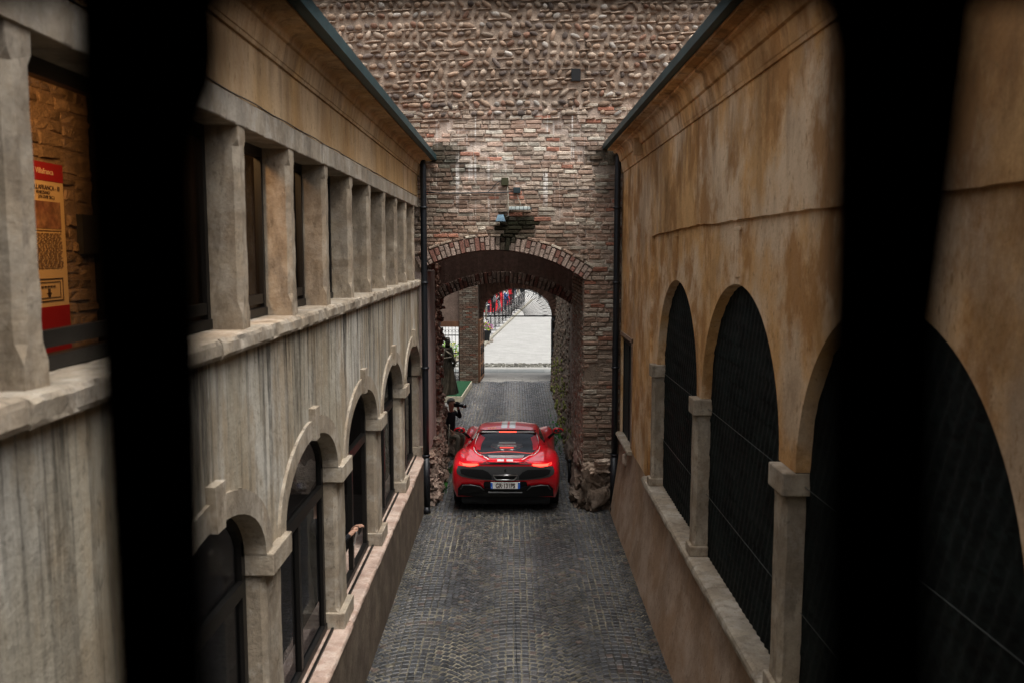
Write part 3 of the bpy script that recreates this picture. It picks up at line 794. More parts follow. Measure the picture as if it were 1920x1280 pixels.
# wall over the lintel, cornice, eave
m=MB(); m.box(-.34,.0,-1.5,LEND,5.60,6.05); 
def cove(x0,z0,x1,z1,n=8): return [(x0+(x1-x0)*(1-math.cos(math.pi/2*i/n)),z0+(z1-z0)*math.sin(math.pi/2*i/n)) for i in range(n+1)]
def sweep(m,prof,y0,y1,flip=False,ny=1,wob=0):
    K=len(prof); vs=[]
    for j in range(ny+1):
        y=y0+(y1-y0)*j/ny
        for k,p in enumerate(prof):
            d=wob*noise.noise(Vector((y*2.3,k*.35,0)))
            vs.append((p[0]+d,y,p[1]+d*.6))
    fs=[(j*K+k,j*K+k+1,(j+1)*K+k+1,(j+1)*K+k) for j in range(ny) for k in range(K-1)]
    m.add(vs,[q[::-1] for q in fs] if flip else fs,smooth=False)
m.build('upper_wall',M['pl_up'],lb)
m=MB(); pr=[(.0,5.99),(.018,5.99),(.022,6.015),(.03,6.02),(.055,6.15),(.075,6.155)]+cove(.08,6.16,.14,6.23,5)+[(.25,6.235),(.25,6.25)]
sweep(m,pr,-1.5,LEND+.02,False,60,.003); m.add([(p[0],LEND+.02,p[1]) for p in pr]+[(0,LEND+.02,6.25)],[tuple(range(len(pr)+1))]); m.build('cornice',M['pl_up'],lb)
m=MB(); m.box(.24,.335,-1.5,LEND+.12,6.252,6.345); m.build('roof_flashing',M['flash'],lb)
m=MB()
for i in range(70):
    y=-1.4+i*.236
    m.tube([(.20,y,6.30),(-3.2,y,7.30)],.07,6,smooth=False)
m.add([(.24,-1.5,6.30),(-3.2,-1.5,7.3),(-3.2,LEND,7.3),(.24,LEND,6.30)],[(0,1,2,3)]); m.build('roof',M['tile'],lb)
# crack along the lintel top: a dark tube draws its shadow gap
m=MB(); m.tube([(.008+.004*math.sin(y*7),y,5.612+.008*noise.noise(Vector((y*2,0,0)))) for y in [-1.5+.12*i for i in range(138)]],.0045,5); m.build('cable',M['pipe'],lb)
# arch rings, keystones, columns
def arch_ring(yc):
    m=MB(); n=22
    for k in range(n):
        t0=math.pi*k/n; t1=math.pi*(k+1)/n; g=.0
        def P(t,o,x): return (x,yc+(AW-.005+o)*math.cos(t),SPR+(AR-.004+o)*math.sin(t))
        w=.155+.006*noise.noise(Vector((yc,k*.7,0)))
        x1=.022
        vs=[P(t0,0,x1),P(t0,w,x1),P(t1,w,x1),P(t1,0,x1),P(t0,0,-.155),P(t1,0,-.155),P(t0,w,-.01),P(t1,w,-.01)]
        m.add(vs,[(0,1,2,3),(0,3,5,4),(1,6,7,2)])
    return m.build('arch_ring',M['stone'],lb)
def keystone(yc):
    m=MB(); w0,w1=.065,.085
    vs=[]
    for x in (-.02,.055):
        for (w,z) in ((w0,SPR+AR-.02),(w1,SPR+AR+.25)): vs+=[(x,yc-w,z),(x,yc+w,z)]
    m.add(vs,[(4,5,7,6),(0,4,6,2),(1,3,7,5),(2,6,7,3),(0,1,5,4)]); return m.build('keystone',M['stone'],lb)
def column(yc,wd=.40,z0=.995):
    x0,x1=-.16,.02; hw=wd/2
    m=MB(); c=.035
    zs=[z0+.16,z0+.20,z0+.24]+[z0+.24+(SPR-.28-z0-.24)*i/8 for i in range(1,9)]+[SPR-.22,SPR-.16]
    vs=[]
    for i,z in enumerate(zs):
        cc=.004 if i in (0,len(zs)-1) else c
        a=hw-.035
        for p in [(x0,-a),(x1-.03-cc,-a),(x1-.03,-a+cc),(x1-.03,a-cc),(x1-.03-cc,a),(x0,a)]: vs.append((p[0]+uni(-.003,.003),yc+p[1]+uni(-.003,.003),z))
    n=6; m.add(vs,[(i*n+k,i*n+(k+1)%n,(i+1)*n+(k+1)%n,(i+1)*n+k) for i in range(len(zs)-1) for k in range(n)])
    o=m.build('column',M['stone'],lb)
    m=MB(); m.box(x0,x1+.045,yc-hw,yc+hw,SPR-.155,SPR+.002,0,bev=.008); m.build('capital',M['stone'],o)
    m=MB(); m.box(x0,x1+.03,yc-hw+.005,yc+hw-.005,z0,z0+.165,0,bev=.008); m.build('base',M['stone'],o)
for c in LC[:5]:
    arch_ring(c); keystone(c)
for k in range(5): column((LC[k]+LC[k+1])/2,.49)
column(LEND-.045,.13)
# window joinery
def lower_window(yc,panes=True):
    X=-.13; z0=1.0
    m=MB()
    m.box(X-.05,X,yc-AW,yc-AW+.07,z0,SPR+.1); m.box(X-.05,X,yc+AW-.07,yc+AW,z0,SPR+.1)
    m.box(X-.05,X+.012,yc-AW,yc+AW,z0,z0+.07); m.box(X+.05,X+.075,yc-AW,yc+AW,z0,z0+.022)
    m.box(X-.05,X+.01,yc-AW+.07,yc+AW-.07,2.36,2.46)
    m.box(X-.05,X+.005,yc-.035,yc+.035,z0+.07,2.36)
    n=18
    for k in range(n):
        t0=math.pi*k/n; t1=math.pi*(k+1)/n
        P=lambda t,o,x:(x,yc+(AW-o)*math.cos(t),SPR+(AR-o)*math.sin(t))
        m.add([P(t0,.004,X),P(t1,.004,X),P(t1,.06,X),P(t0,.06,X),P(t0,.06,X-.05),P(t1,.06,X-.05)],[(0,1,2,3),(3,2,5,4)])
    o=m.build('window',M['frame'],lb)
    m=MB(); m.add([(X-.03,yc-AW+.05,z0+.05),(X-.03,yc+AW-.05,z0+.05),(X-.03,yc+AW-.05,2.5),(X-.03,yc-AW+.05,2.5)],[(0,1,2,3)])
    m.add([(X-.03,yc+(AW-.03)*math.cos(math.pi*k/16),2.5+(SPR-2.5+AR-.04)*math.sin(math.pi*k/16)) for k in range(17)],[tuple(range(17))])
    if panes: m.build('pane',M['glass'],o)
for i,c in enumerate(LC[:5]): lower_window(c, i!=2)
for k in range(len(PF)-1):
    y0,y1=PF[k]+.0,PF[k+1]-.155; X=-.20
    m=MB()
    m.box(X-.05,X,y0,y0+.05,4.18,5.43); m.box(X-.05,X,y1-.05,y1,4.18,5.43)
    m.box(X-.05,X+.01,y0,y1,4.18,4.24); m.box(X-.04,X-.005,y0+.05,y1-.05,4.27,4.34); m.box(X-.05,X,y0+.05,y1-.05,5.36,5.43)
    o=m.build('window',M['frame'],lb)
    m=MB(); m.add([(X-.03,y0+.05,4.24),(X-.03,y1-.05,4.24),(X-.03,y1-.05,5.36),(X-.03,y0+.05,5.36)],[(0,1,2,3)]); m.build('pane',M['glass'],o)
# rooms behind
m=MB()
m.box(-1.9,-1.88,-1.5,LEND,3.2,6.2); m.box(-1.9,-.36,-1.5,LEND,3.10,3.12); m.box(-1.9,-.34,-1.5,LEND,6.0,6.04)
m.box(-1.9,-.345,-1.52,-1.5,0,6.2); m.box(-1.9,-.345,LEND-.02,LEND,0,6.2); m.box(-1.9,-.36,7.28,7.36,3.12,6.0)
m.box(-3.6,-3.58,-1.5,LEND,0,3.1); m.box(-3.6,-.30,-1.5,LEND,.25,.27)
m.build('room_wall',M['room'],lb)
# lit brick patch of the back wall
m=MB(); z=3.2; m.box(-1.88,-1.866,4.3,7.27,3.12,6.0,0,(.30,.19,.11))
while z<5.95:
    y=4.4
    while y<7.1:
        w=uni(.14,.34); b=uni(.5,1.2)
        brickshape(m,lambda u,v,n,y=y,w=w,z=z: Vector((-1.875+n,y+w/2+u,z+v+.012*math.sin(y*5))),w-.02,uni(.06,.09),uni(.012,.03),(.36*b,.23*b,.13*b),ch=.012,jit=.012); y+=w
    z+=.10
m.build('rough_inner_wall',M['brick'],lb)
m=MB(); m.box(-1.85,-1.80,6.97,7.24,4.64,4.96); m.build('niche_shade',M['void'],lb)  # dark plate stands in for the shade inside the niche
# warm lamp lighting the exhibition panel
sp=bpy.data.lights.new('room_lamp','AREA'); sp.energy=20; sp.color=(1.0,.55,.22); sp.size=.5
so2=bpy.data.objects.new('room_lamp',sp); SC.collection.objects.link(so2); so2.location=(-2.55,5.2,5.85)
so2.rotation_euler=(Vector((-3.5,6.1,4.5))-so2.location).to_track_quat('-Z','Y').to_euler()
# exhibition panel
ep=thing('exhibition_panel','tall printed exhibition panel with red header and long text, seen inside the upper room','panel',(-3.47,6.14,3.15))
m=MB(); m.box(-.01,.0,-.50,.50,0,2.165); m.build('board',M['paper'],ep)
m=MB(); m.box(.0,.004,-.50,.50,2.03,2.165); m.box(.0,.004,-.50,.50,.0,1.10); m.build('red_band',M['crimson'],ep)
TM=lambda y,z: Matrix.Translation((.006,y,z))@Matrix(((0,0,1,0),(1,0,0,0),(0,1,0,0),(0,0,0,1)))
m=MB(); text(m,"Castello di Villafranca",.058,TM(.36,2.08),0,ext=.0008,align='RIGHT'); m.build('header_text',mat('cream letters',(.7,.5,.3),.7),ep)
m=MB(); text(m,"VILLAFRANCA - III",.048,TM(.44,1.965),0,align='RIGHT'); text(m,"VENEZIANO",.034,TM(.30,1.932),0,align='RIGHT'); text(m,"(XV-XVIII SEC.)",.034,TM(.36,1.90),0,align='RIGHT')
m.build('title_text',M['ink'],ep)
m=MB(); m.box(.0,.004,-.36,.44,1.68,1.88); m.build('picture',M['photo'],ep)
m=MB(); m.box(.004,.006,-.36,.44,1.662,1.668)
for i in range(22):
    z=1.64-i*.0122; y=-.36
    while y<.42:
        w=uni(.02,.07); m.box(.003,.005,y,min(.44,y+w),z,z+.0055); y+=w+.012
m.build('small_print',M['inkfaint'],ep)
m=MB()
for (a,b,c,d) in ((.04,.38,.985-.31,.99-.31),): pass
def fr(m,y0,y1,z0,z1,t=.006):
    m.box(.003,.006,y0,y1,z0,z0+t); m.box(.003,.006,y0,y1,z1-t,z1); m.box(.003,.006,y0,y0+t,z0+t,z1-t); m.box(.003,.006,y1-t,y1,z0+t,z1-t)
fr(m,.02,.42,1.14,1.31); 
m.build('logo_frame',M['ink'],ep)
m=MB(); fr(m,.06,.38,1.165,1.285,.004); m.box(.003,.007,.205,.235,1.172,1.235); m.box(.003,.007,.19,.25,1.195,1.203)
for k in range(5): m.box(.003,.007,.12+.04*k,.145+.04*k,1.245,1.256)
m.build('logo',M['ink'],ep)

# ------------------------------------------------------------------ right building
random.seed(31)
XR=1.90; REND=15.15
rb=thing('arcade_building','ochre plastered building with three tall netted arches and a small niche on the right side','building',(XR,0,0))
RC=[10.18,7.42,4.42,1.55]; RA=[1.24,1.30,1.33,1.33]; RS=3.15
XI=.035     # recess of the arcade panel
def rtop(y):
    for c,a in zip(RC,RA):
        t=(y-c)/a
        if abs(t)<1: return RS+a*.945*math.sqrt(1-t*t)
    return RS
m=MB()
m.add([(0,11.86,1.45),(0,13.62,1.45),(0,13.62,3.20),(0,11.86,3.20)],[(3,2,1,0)])   # below: far flat piece built around the niche
m.add([(0,15.02,1.45),(0,REND,1.45),(0,REND,3.20),(0,15.02,3.20)],[(3,2,1,0)])
# piece with oval hole
oc=(13.94,4.38); ow,oh=.13,.20; n=24
outer=[]; inner=[]
for k in range(n):
    t=2*math.pi*k/n; inner.append((0,oc[0]+ow*math.cos(t),oc[1]+oh*math.sin(t)))
    dy,dz=math.cos(t),math.sin(t); s=min((.5/abs(dy)) if abs(dy)>1e-6 else 9,(.5/abs(dz)) if abs(dz)>1e-6 else 9); outer.append((0,oc[0]+dy*s,oc[1]+dz*s))
for k in range(n):
    j=(k+1)%n; m.add([inner[k],inner[j],outer[j],outer[k]],[(0,1,2,3)])
    a,b=inner[k],inner[j]; m.add([a,b,(.2,b[1],b[2]),(.2,a[1],a[2])],[(0,1,2,3)])
m.box(.2,.22,13.7,14.2,4.1,4.7)
def q(y0,y1,z0,z1): m.add([(0,y0,z0),(0,y1,z0),(0,y1,z1),(0,y0,z1)],[(3,2,1,0)])
q(11.86,13.44,3.20,4.88); q(14.44,REND,3.20,4.88); q(13.44,14.44,3.20,3.88); q(11.86,REND,4.88,6.10)
# niche reveal
m.add([(0,13.62,1.45),(0,13.62,3.2),(.3,13.62,3.2),(.3,13.62,1.45)],[(0,1,2,3)]); m.add([(0,15.02,1.45),(0,15.02,3.2),(.3,15.02,3.2),(.3,15.02,1.45)],[(3,2,1,0)])
m.add([(0,13.62,3.2),(0,15.02,3.2),(.3,15.02,3.2),(.3,13.62,3.2)],[(0,1,2,3)])
# upper wall in front of the arcade panel, ragged lower edge
y=-1.5
while y<11.86:
    y2=min(11.86,y+.08); e=lambda t:4.93+.022*noise.noise(Vector((t*1.3,0,0)))+.01*noise.noise(Vector((t*6,1,0)))-(.05 if t>9.5 else 0)*(t-9.5)/2.3
    m.add([(0,y,e(y)),(0,y2,e(y2)),(0,y2,6.10),(0,y,6.10),(XI+.004,y,e(y)),(XI+.004,y2,e(y2))],[(3,2,1,0),(0,1,5,4)])
    y=y2
m.add([(0,11.86,1.45),(0,11.86,4.95),(XI+.003,11.86,4.95),(XI+.003,11.86,1.45)],[(3,2,1,0)])
m.add([(XI,REND-.02,6.1),(XI,-1.5,6.1),(XI,-1.5,6.12),(XI,REND-.02,6.12)],[(0,1,2,3)])
m.build('upper_wall',M['pl_right'],rb)
m=MB(); y=-1.5; ys=[]
while y<11.86: ys.append(y); y+=.04
ys.append(11.86); ys=sorted(set(ys+[c+s*r_*math.cos(t) for c,r_ in zip(RC,RA) for s in (-1,1) for t in (0,.05,.1,.16,.22,.3,.38)]))
for a,b in zip(ys,ys[1:]):
    za,zb_=rtop(a+1e-6),rtop(b-1e-6)
    mid=(a+b)/2; solid=all(abs(mid-c)>=r_ for c,r_ in zip(RC,RA))
    if solid and (mid>11.42): za=zb_=1.46
    m.add([(XI,a,za),(XI,b,zb_),(XI,b,4.99),(XI,a,4.99)],[(3,2,1,0)])
    if not solid: m.add([(XI,a,za),(XI,b,zb_),(.14,b,zb_),(.14,a,za)],[(3,2,1,0)])
    elif mid<11.42: m.add([(XI,a,RS),(XI,b,RS),(.14,b,RS),(.14,a,RS)],[(3,2,1,0)])
m.add([(XI,11.43,1.46),(XI,11.43,RS),(.14,11.43,RS),(.14,11.43,1.46)],[(0,1,2,3)])
m.build('arcade_wall',M['pl_right'],rb)
m=MB()
for (c,h0,h1,w) in ((10.21,4.42,4.86,.055),(7.40,4.44,4.87,.06)):
    m.box(XI-.018,XI+.01,c-w,c+w,h0,h1,0,bev=.004); m.box(XI-.020,XI+.01,c-w*1.7,c+w*1.7,h1-.03,h1,0,bev=.004)
m.build('plaster_keystone',M['pl_right'],rb)
# battered base
m=MB()
def bx(z): return -.17*max(0,1-z/1.40)**1.3
nyy=150
for j in range(nyy):
    y0=-1.5+(REND+1.5)*j/nyy; y1=-1.5+(REND+1.5)*(j+1)/nyy
    zs=[-.02+(1.47)*k/9 for k in range(10)]
    for k in range(9):
        f=lambda y,z:(bx(z)+.012*noise.noise(Vector((y*1.3,z*1.5,2))),y,z)
        m.add([f(y0,zs[k]),f(y1,zs[k]),f(y1,zs[k+1]),f(y0,zs[k+1])],[(3,2,1,0)],smooth=True)
m.build('battered_base',M['pl_base'],rb)
m=MB(); slabrow(m,-.42,.085,.0,13.5,1.36,1.475,1.5,.007,.04); o=m.build('sill',M['stone'],rb)
# mirror so that the nosing points into the alley
for v in o.data.vertices: v.co.x=-v.co.x; v.co.y-=1.5
o.data.flip_normals()
for v in o.data.vertices:
    if v.co.y>11.97: v.co.y=11.97
def rcol(yc,w=.20,z1=RS,half=False):
    z0=1.475; m=MB(); c=.03; hw=w/2; x0,x1=-.02,.135
    zs=[z0+.10,z0+.16,z0+.22]+[z0+.22+(z1-.30-z0-.22)*i/8 for i in range(1,9)]+[z1-.24,z1-.17]
    vs=[]
    for i,z in enumerate(zs):
        cc=.003 if i in (0,len(zs)-1) else c
        for p in [(x1,-hw),(x0+cc,-hw),(x0,-hw+cc),(x0,hw-cc),(x0+cc,hw),(x1,hw)]: vs.append((p[0]+uni(-.003,.003),yc+p[1]+uni(-.003,.003),z))
    n=6; m.add(vs,[(i*n+k,(i+1)*n+k,(i+1)*n+(k+1)%n,i*n+(k+1)%n) for i in range(len(zs)-1) for k in range(n)])
    o=m.build('column',M['pillar'],rb); cw_=.055 if w>.2 else .03
    m=MB(); m.box(x0-.03,.145,yc-hw-cw_,yc+hw+cw_,z1-.17,z1-.003,0,bev=.01); m.build('capital',M['pillar'],o)
    m=MB(); m.box(x0-.035,.14,yc-hw-.02,yc+hw+.02,z0,z0+.11,0,bev=.012); m.build('base',M['pillar'],o)
for c,w in ((11.50,.16),(8.81,.20),(5.92,.23),(2.80,.20)): rcol(c,w)
# netting behind each arch, with scale pattern and a supporting wire
def netting(yc,a):
    m=MB(); X=.135+.004*(yc%3)
    def P(u,v):
        y=yc-a-.12+2*(a+.12)*u; z=1.48+3.0*v
        ph=(y*9+math.floor(z*5.5)%2*.5)
        d=.012*abs(math.sin(math.pi*ph))*(1-(z*5.5)%1)*max(0,.6+noise.noise(Vector((y*2,z*2,1))))+.006*math.sin((y+z*.4)*55)
        return (X-d,y,z)
    m.grid(P,110,150,0,lambda u,v:(lambda b:(b,b,b))(uni(.4,1.2)+.5*noise.noise(Vector((u*9,v*14,yc)))),True,flip=True)
    o=m.build('netting',M['net'],rb)
    m=MB()
    for z in (RS-.10,RS-1.0): m.tube([(X-.035,yc-a,z),(X-.035,yc+a,z)],.003,5)
    m.build('wire',mat('grey wire',(.06,.065,.06),.5),o)
for c,a in zip(RC[:3],RA): netting(c,a)
# niche shutter and sill
m=MB(); m.box(.05,.08,13.62,15.02,1.46,3.2); o=m.build('niche_shutter',mat('dark green shutter',(.018,.028,.026),.7,False,.4,5,.3,20,stretch=(1,6,1)),rb)
m=MB()
for yy in (13.64,14.30,14.97): m.box(.035,.052,yy-.02,yy+.03,1.47,3.19)
m.box(.034,.051,13.65,14.97,3.10,3.18); m.build('shutter_frame',M['frame'],o)
m=MB(); m.box(-.015,.02,13.56,13.63,1.5,3.28,0,bev=.004); m.box(-.015,.02,13.56,15.04,3.2,3.27,0,bev=.004); m.build('niche_surround',M['pl_base'],rb)
m=MB(); slabrow(m,-.2,.09,0,1.60,1.40,1.47,2.0,.004,.03); o=m.build('niche_sill',M['stone'],rb)
for v in o.data.vertices: v.co.x=-v.co.x; v.co.y+=13.5
o.data.flip_normals()
m=MB(); rockmesh(m,(-.02,14.05,1.20),(.06,.09,.12),4,0,(1.3,1.2,1.1),3,.3); m.build('sill_bracket',M['rock'],rb)
# cornice and eave
m=MB(); pr=[(.0,6.02),(-.018,6.02),(-.022,6.05),(-.028,6.06)]+[(-.05,6.20),(-.075,6.21),(-.085,6.235)]+[(-p[0],p[1]) for p in cove(.09,6.25,.15,6.36,5)]+[(-.17,6.37),(-.17,6.40),(-.27,6.41),(-.27,6.44)]
sweep(m,pr,-1.5,REND+.02,True,60,.004); m.add([(p[0],REND+.02,p[1]) for p in pr]+[(0,REND+.02,6.44)],[tuple(range(len(pr)+1))]); 
for yy in (12.6,):
    m.box(-.17,-.0,yy,yy+.05,6.05,6.30,0,bev=.01)
m.build('cornice',M['pl_right'],rb)
m=MB(); m.box(-.345,-.25,-1.5,REND+.10,6.442,6.535); m.build('roof_flashing',M['flash'],rb)
m=MB()
for i in range(70):
    y=-1.4+i*.236; m.tube([(-.21,y,6.49),(3.2,y,7.5)],.07,6,smooth=False)
m.add([(-.25,-1.5,6.49),(3.2,-1.5,7.5),(3.2,REND,7.5),(-.25,REND,6.49)],[(3,2,1,0)]); m.build('roof',M['tile'],rb)
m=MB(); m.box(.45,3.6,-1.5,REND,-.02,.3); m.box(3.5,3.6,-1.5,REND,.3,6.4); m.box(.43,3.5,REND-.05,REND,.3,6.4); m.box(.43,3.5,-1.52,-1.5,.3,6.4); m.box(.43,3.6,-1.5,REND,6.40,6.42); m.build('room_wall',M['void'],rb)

# unseen wall and room, added behind the viewer to cut the light
bk=thing('rear_light_block','unseen building added behind the viewer to darken the alley','building',(0,-2.2,0))
m=MB(); m.box(-5,5,-1.0,0,-.02,6.4); m.build('wall',M['pl_up'],bk)
m=MB(); m.box(-1.68,1.86,.0,2.55,CAMH+1.0,CAMH+1.25); m.box(-1.68,1.86,.0,2.42,CAMH-1.75,CAMH-1.55); m.box(-1.68,-1.2,.0,2.3,CAMH-1.55,CAMH+1.0); m.box(1.3,1.86,.0,2.3,CAMH-1.55,CAMH+1.0); m.build('shading_room',M['void'],bk)  # unseen room added around the viewer to keep light off the grille

# ------------------------------------------------------------------ drainpipes
def drainpipe(x,y,z1,lab,sgn):
    t=thing('drainpipe',lab,'drainpipe',(x,y,0),'drainpipes down the alley walls')
    m=MB(); r=.055
    m.tube([(-sgn*.02,0,z1+.04),(0,0,z1-.16),(0,0,z1-.3),(0,0,2.0),(0,0,.95)],r,12); m.build('pipe',M['pipe'],t)
    m=MB(); m.tube([(0,0,1.0),(0,0,.10)],r+.012,12); m.tube([(0,0,.14),(0,-.02,.06),(sgn*.02,-.12,.035)],[r+.01,r+.012,r+.01],12); m.build('shoe',M['pipe'],t)
    m=MB()
    for z in (1.02,2.6,4.1,5.4): m.tube([(0,0,z),(0,0,z+.035)],r+.016,12)
    m.build('bracket',M['pipe'],t); return t
drainpipe(-1.575,14.98,6.24,'black iron drainpipe at the far corner of the pale left building',1)
drainpipe(1.80,15.05,6.38,'black iron drainpipe between right ochre wall and brick pier',-1)
# ------------------------------------------------------------------ fittings on the front wall
def wx(x): return (x-964)/1600.*YB
def wz(y): return CAMH-(y-472)/1600.*YB
YW=YB-.03
t=thing('tube_light','pale grey tube light fixture above the arch','light fixture',(wx(974),YW-.06,wz(393)))
m=MB(); m.box(-.185,.185,-.045,.045,-.03,.03,0,bev=.012); m.build('diffuser',M['lampgrey'],t)
m=MB()
for k in range(5): m.box(-.15+.072*k,-.143+.072*k,-.049,.05,-.034,.034)
m.box(.186,.215,-.02,.02,-.015,.015); m.build('clips',M['boxdark'],t)
t=thing('floodlight','small blue grey floodlight with ribbed housing under the pale cable','floodlight',(wx(939),YW-.09,wz(411)))
m=MB(); m.add([(-.05,-.03,.06),(.05,-.03,.06),(.085,-.09,-.055),(-.085,-.09,-.055),(-.05,.06,.06),(.05,.06,.06),(.085,.05,-.055),(-.085,.05,-.055)],[(3,2,1,0),(4,5,6,7),(0,1,5,4),(1,2,6,5),(2,3,7,6),(3,0,4,7)]); m.build('housing',M['lampblue'],t)
m=MB()
for k in range(6):
    a=-.04+.016*k; b=-.068+.0272*k; m.tube([(a,-.035,.058),(b,-.094,-.05)],.004,4)
m.build('ribs',mat('lighter rib',(.14,.24,.30),.4),t)
def jbox(x,y,w,h,ma,lab):
    m=MB(); m.box(-w/2,w/2,-.05,.03,-h/2,h/2,0,bev=.008); o=m.build('junction_box',ma,None,(wx(x),YW-.01,wz(y))); tag(o,lab,'junction box'); return o
jbox(947,344,.125,.135,M['boxolive'],'olive square junction box, upper left of the two over the arch')
jbox(969,360,.125,.10,M['boxdark'],'dark green junction box right above the tube light')
def cable(pts,r,ma,lab):
    m=MB(); m.tube([(wx(a),YW-.012,wz(b)) for a,b in pts],r,6); o=m.build('cable',ma); tag(o,lab,'cable')
cable([(792,363),(830,365),(870,365),(915,364),(945,364),(962,362)],.013,M['pipe'],'thick black cable across the bricks left of the junction boxes')
cable([(915,363),(922,358),(930,348),(937,343)],.007,M['pipe'],'short black cable rising to the olive junction box')
cable([(977,360),(1010,359),(1050,357),(1100,359),(1146,358)],.006,M['pipe'],'thin black cable across the bricks right of the junction boxes')
cable([(951,350),(953,372),(953,400),(954,406),(949,408)],.007,M['cablepale'],'pale cable hanging from the olive box down to the floodlight')
cable([(970,366),(971,373),(975,382),(977,388)],.007,M['cablepale'],'pale cable from the dark green box to the tube light')

# marble slab by the left drainpipe
m=MB(); m.box(-.075,.10,-.42,.42,0,.10,0,bev=.012); o=m.build('stone_slab',M['marble'],None,(-1.53,15.75,.0)); o.rotation_euler=(0,0,R(-4)); tag(o,'pinkish marble slab lying on the cobbles beside left drainpipe','slab')
m=MB(); m.tube([(0,0,0),(.0,0,.42)],[.035,.03],8); rockmesh(m,(0,0,.44),(.04,.04,.035),2,0,(1,1,1),2,.2); o=m.build('iron_bollard',M['black'],None,(1.13,17.0,0)); tag(o,'short black iron post on the cobbles right of the car','bollard')
# ------------------------------------------------------------------ green plinth and statue
t=thing('display_platform','low platform covered with green turf mat under the bronze statue','platform',(-2.05,26.3,0))
m=MB(); m.box(-.55,.42,0,3.2,0,.18,0,bev=.01); m.build('edging',mat('cream platform edging',(.36,.33,.25),.8,False,.3,5),t)
m=MB(); m.box(-.52,.39,.03,3.17,.17,.195,0); m.build('turf_mat',M['green'],t)
t.rotation_euler=(0,0,R(-3))
# small tufts of weeds
def weeds(name,loc,n,sx,sy,lab):
    m=MB()
    for i in range(n):
        x,y=random.gauss(0,sx),random.gauss(0,sy); a=uni(0,6.28); h=uni(.03,.10); w=uni(.01,.022)
        d=Vector((math.cos(a),math.sin(a),0)); p=Vector((x,y,0)); tip=p+d*h*.6+Vector((0,0,h)); s=Vector((-d.y,d.x,0))*w
        m.add([p-s*.3,p+s*.3,(p+tip)/2+s+Vector((0,0,h*.2)),tip,(p+tip)/2-s+Vector((0,0,h*.2))],[(0,1,2,3,4)])
    o=m.build(name,M['leaf'],None,loc); tag(o,lab,'weeds'); return o
weeds('weed_tuft',(-1.42,16.5,0),90,.05,.16,'green weeds at the foot of the rubble left of the car')
weeds('weed_tuft',(-1.36,17.9,0),40,.04,.12,'small weeds near the seated photographer\'s boots')
weeds('weed_tuft',(-1.95,30.1,0),60,.06,.05,'green weeds at the foot of the brick pier by the side gate')
weeds('weed_tuft',(1.50,30.0,0),60,.05,.10,'green weeds beside right gate leaf')
weeds('weed_tuft',(1.12,21.5,0),130,.08,1.0,'strip of weeds along the foot of the mossy wall')

# ------------------------------------------------------------------ red sports car, seen from behind
random.seed(41)
car=thing('sports_car','red low sports car with two silver stripes and lit tail lights under the arch','car',(-.155,14.74,0))
car.rotation_euler=(0,0,R(-1.0)); car.scale=(1,1,1.015)
ST=[ # y, w, zlow, zsh, xsh, xb, zb, xt, zt, zc
 (0.00,.86,.30,.885,.74,.66,.945,.30,.965,.968),
 (0.06,.925,.27,.915,.79,.68,.965,.30,.985,.988),
 (0.14,.965,.24,.94,.82,.68,.975,.30,.995,1.0),
 (0.50,.985,.22,.965,.84,.69,.975,.50,1.005,1.03),
 (0.90,.995,.20,.97,.84,.73,.965,.605,1.045,1.07),
 (1.30,.99,.16,.92,.83,.74,.94,.60,1.095,1.11),
 (1.60,.975,.14,.87,.82,.745,.92,.575,1.125,1.14),
 (1.86,.965,.13,.835,.81,.745,.905,.555,1.145,1.165),
 (2.02,.96,.12,.82,.80,.745,.895,.565,1.155,1.18),
 (2.35,.955,.12,.80,.80,.74,.88,.57,1.155,1.19),
 (2.70,.955,.12,.80,.80,.735,.865,.56,1.135,1.178),
 (3.10,.96,.13,.84,.82,.70,.85,.53,.99,1.04),
 (3.45,.97,.16,.885,.82,.66,.845,.48,.86,.865),
 (3.90,.96,.18,.85,.80,.62,.79,.42,.77,.765),
 (4.30,.90,.17,.68,.74,.55,.66,.38,.64,.64),
 (4.55,.70,.18,.44,.58,.45,.46,.30,.46,.46)]
def arcz_(y):
    for c in (.93,3.53):
        d=abs(y-c)
        if d<.40: return math.sqrt(.40**2-d*d)+.33
    return 0
def prof_(s):
    y,w,zl,zsh,xsh,xb,zb,xt,zt,zc=s
    p=[(w-.07,zl),(w-.01,.40),(w,.60),(w-.015,zsh-.13),(w-.06,zsh-.04),(xsh,zsh),(xb+.03,zb-.005),(xb,zb+.012),(xt+.035,zt-.045),(xt,zt),(xt*.5,(zt+zc)/2+.004),(0,zc)]
    a=arcz_(y); out=[]
    for i,(x,z) in enumerate(p):
        if i<3 and a>0: z=max(z,min(a,.72)+.03*i)
        out.append((x,z))
    return out
bm=bmesh.new(); NP=23; gridv=[]
for s in ST:
    h=prof_(s); full=[(-x,z) for x,z in h]+[(x,z) for x,z in reversed(h[:-1])]
    gridv.append([bm.verts.new((x,s[0]+max(0,.66-z)*(.55 if s[0]<.3 else 0),z)) for x,z in full])
cl=bm.edges.layers.float.new('crease_edge')
faces={}
for j in range(len(ST)-1):
    for i in range(NP-1):
        if 2<=j<=6 and 9<=i<=12: continue
        f=bm.faces.new((gridv[j][i],gridv[j][i+1],gridv[j+1][i+1],gridv[j+1][i])); f.smooth=True
        k=min(i,NP-2-i)
        if k==7 and 6<=j<=10: f.material_index=1
        if 10<=j<=11 and k>=8: f.material_index=1
for j in (0,len(ST)-1):
    r_=gridv[j]
    for i in range(11):
        a,b,c,d=r_[i],r_[i+1],r_[NP-2-i],r_[NP-1-i]
        vs=[a,b,c,d] if b is not c else [a,b,d]
        f=bm.faces.new(vs[::-1] if j==0 else vs); f.smooth=True
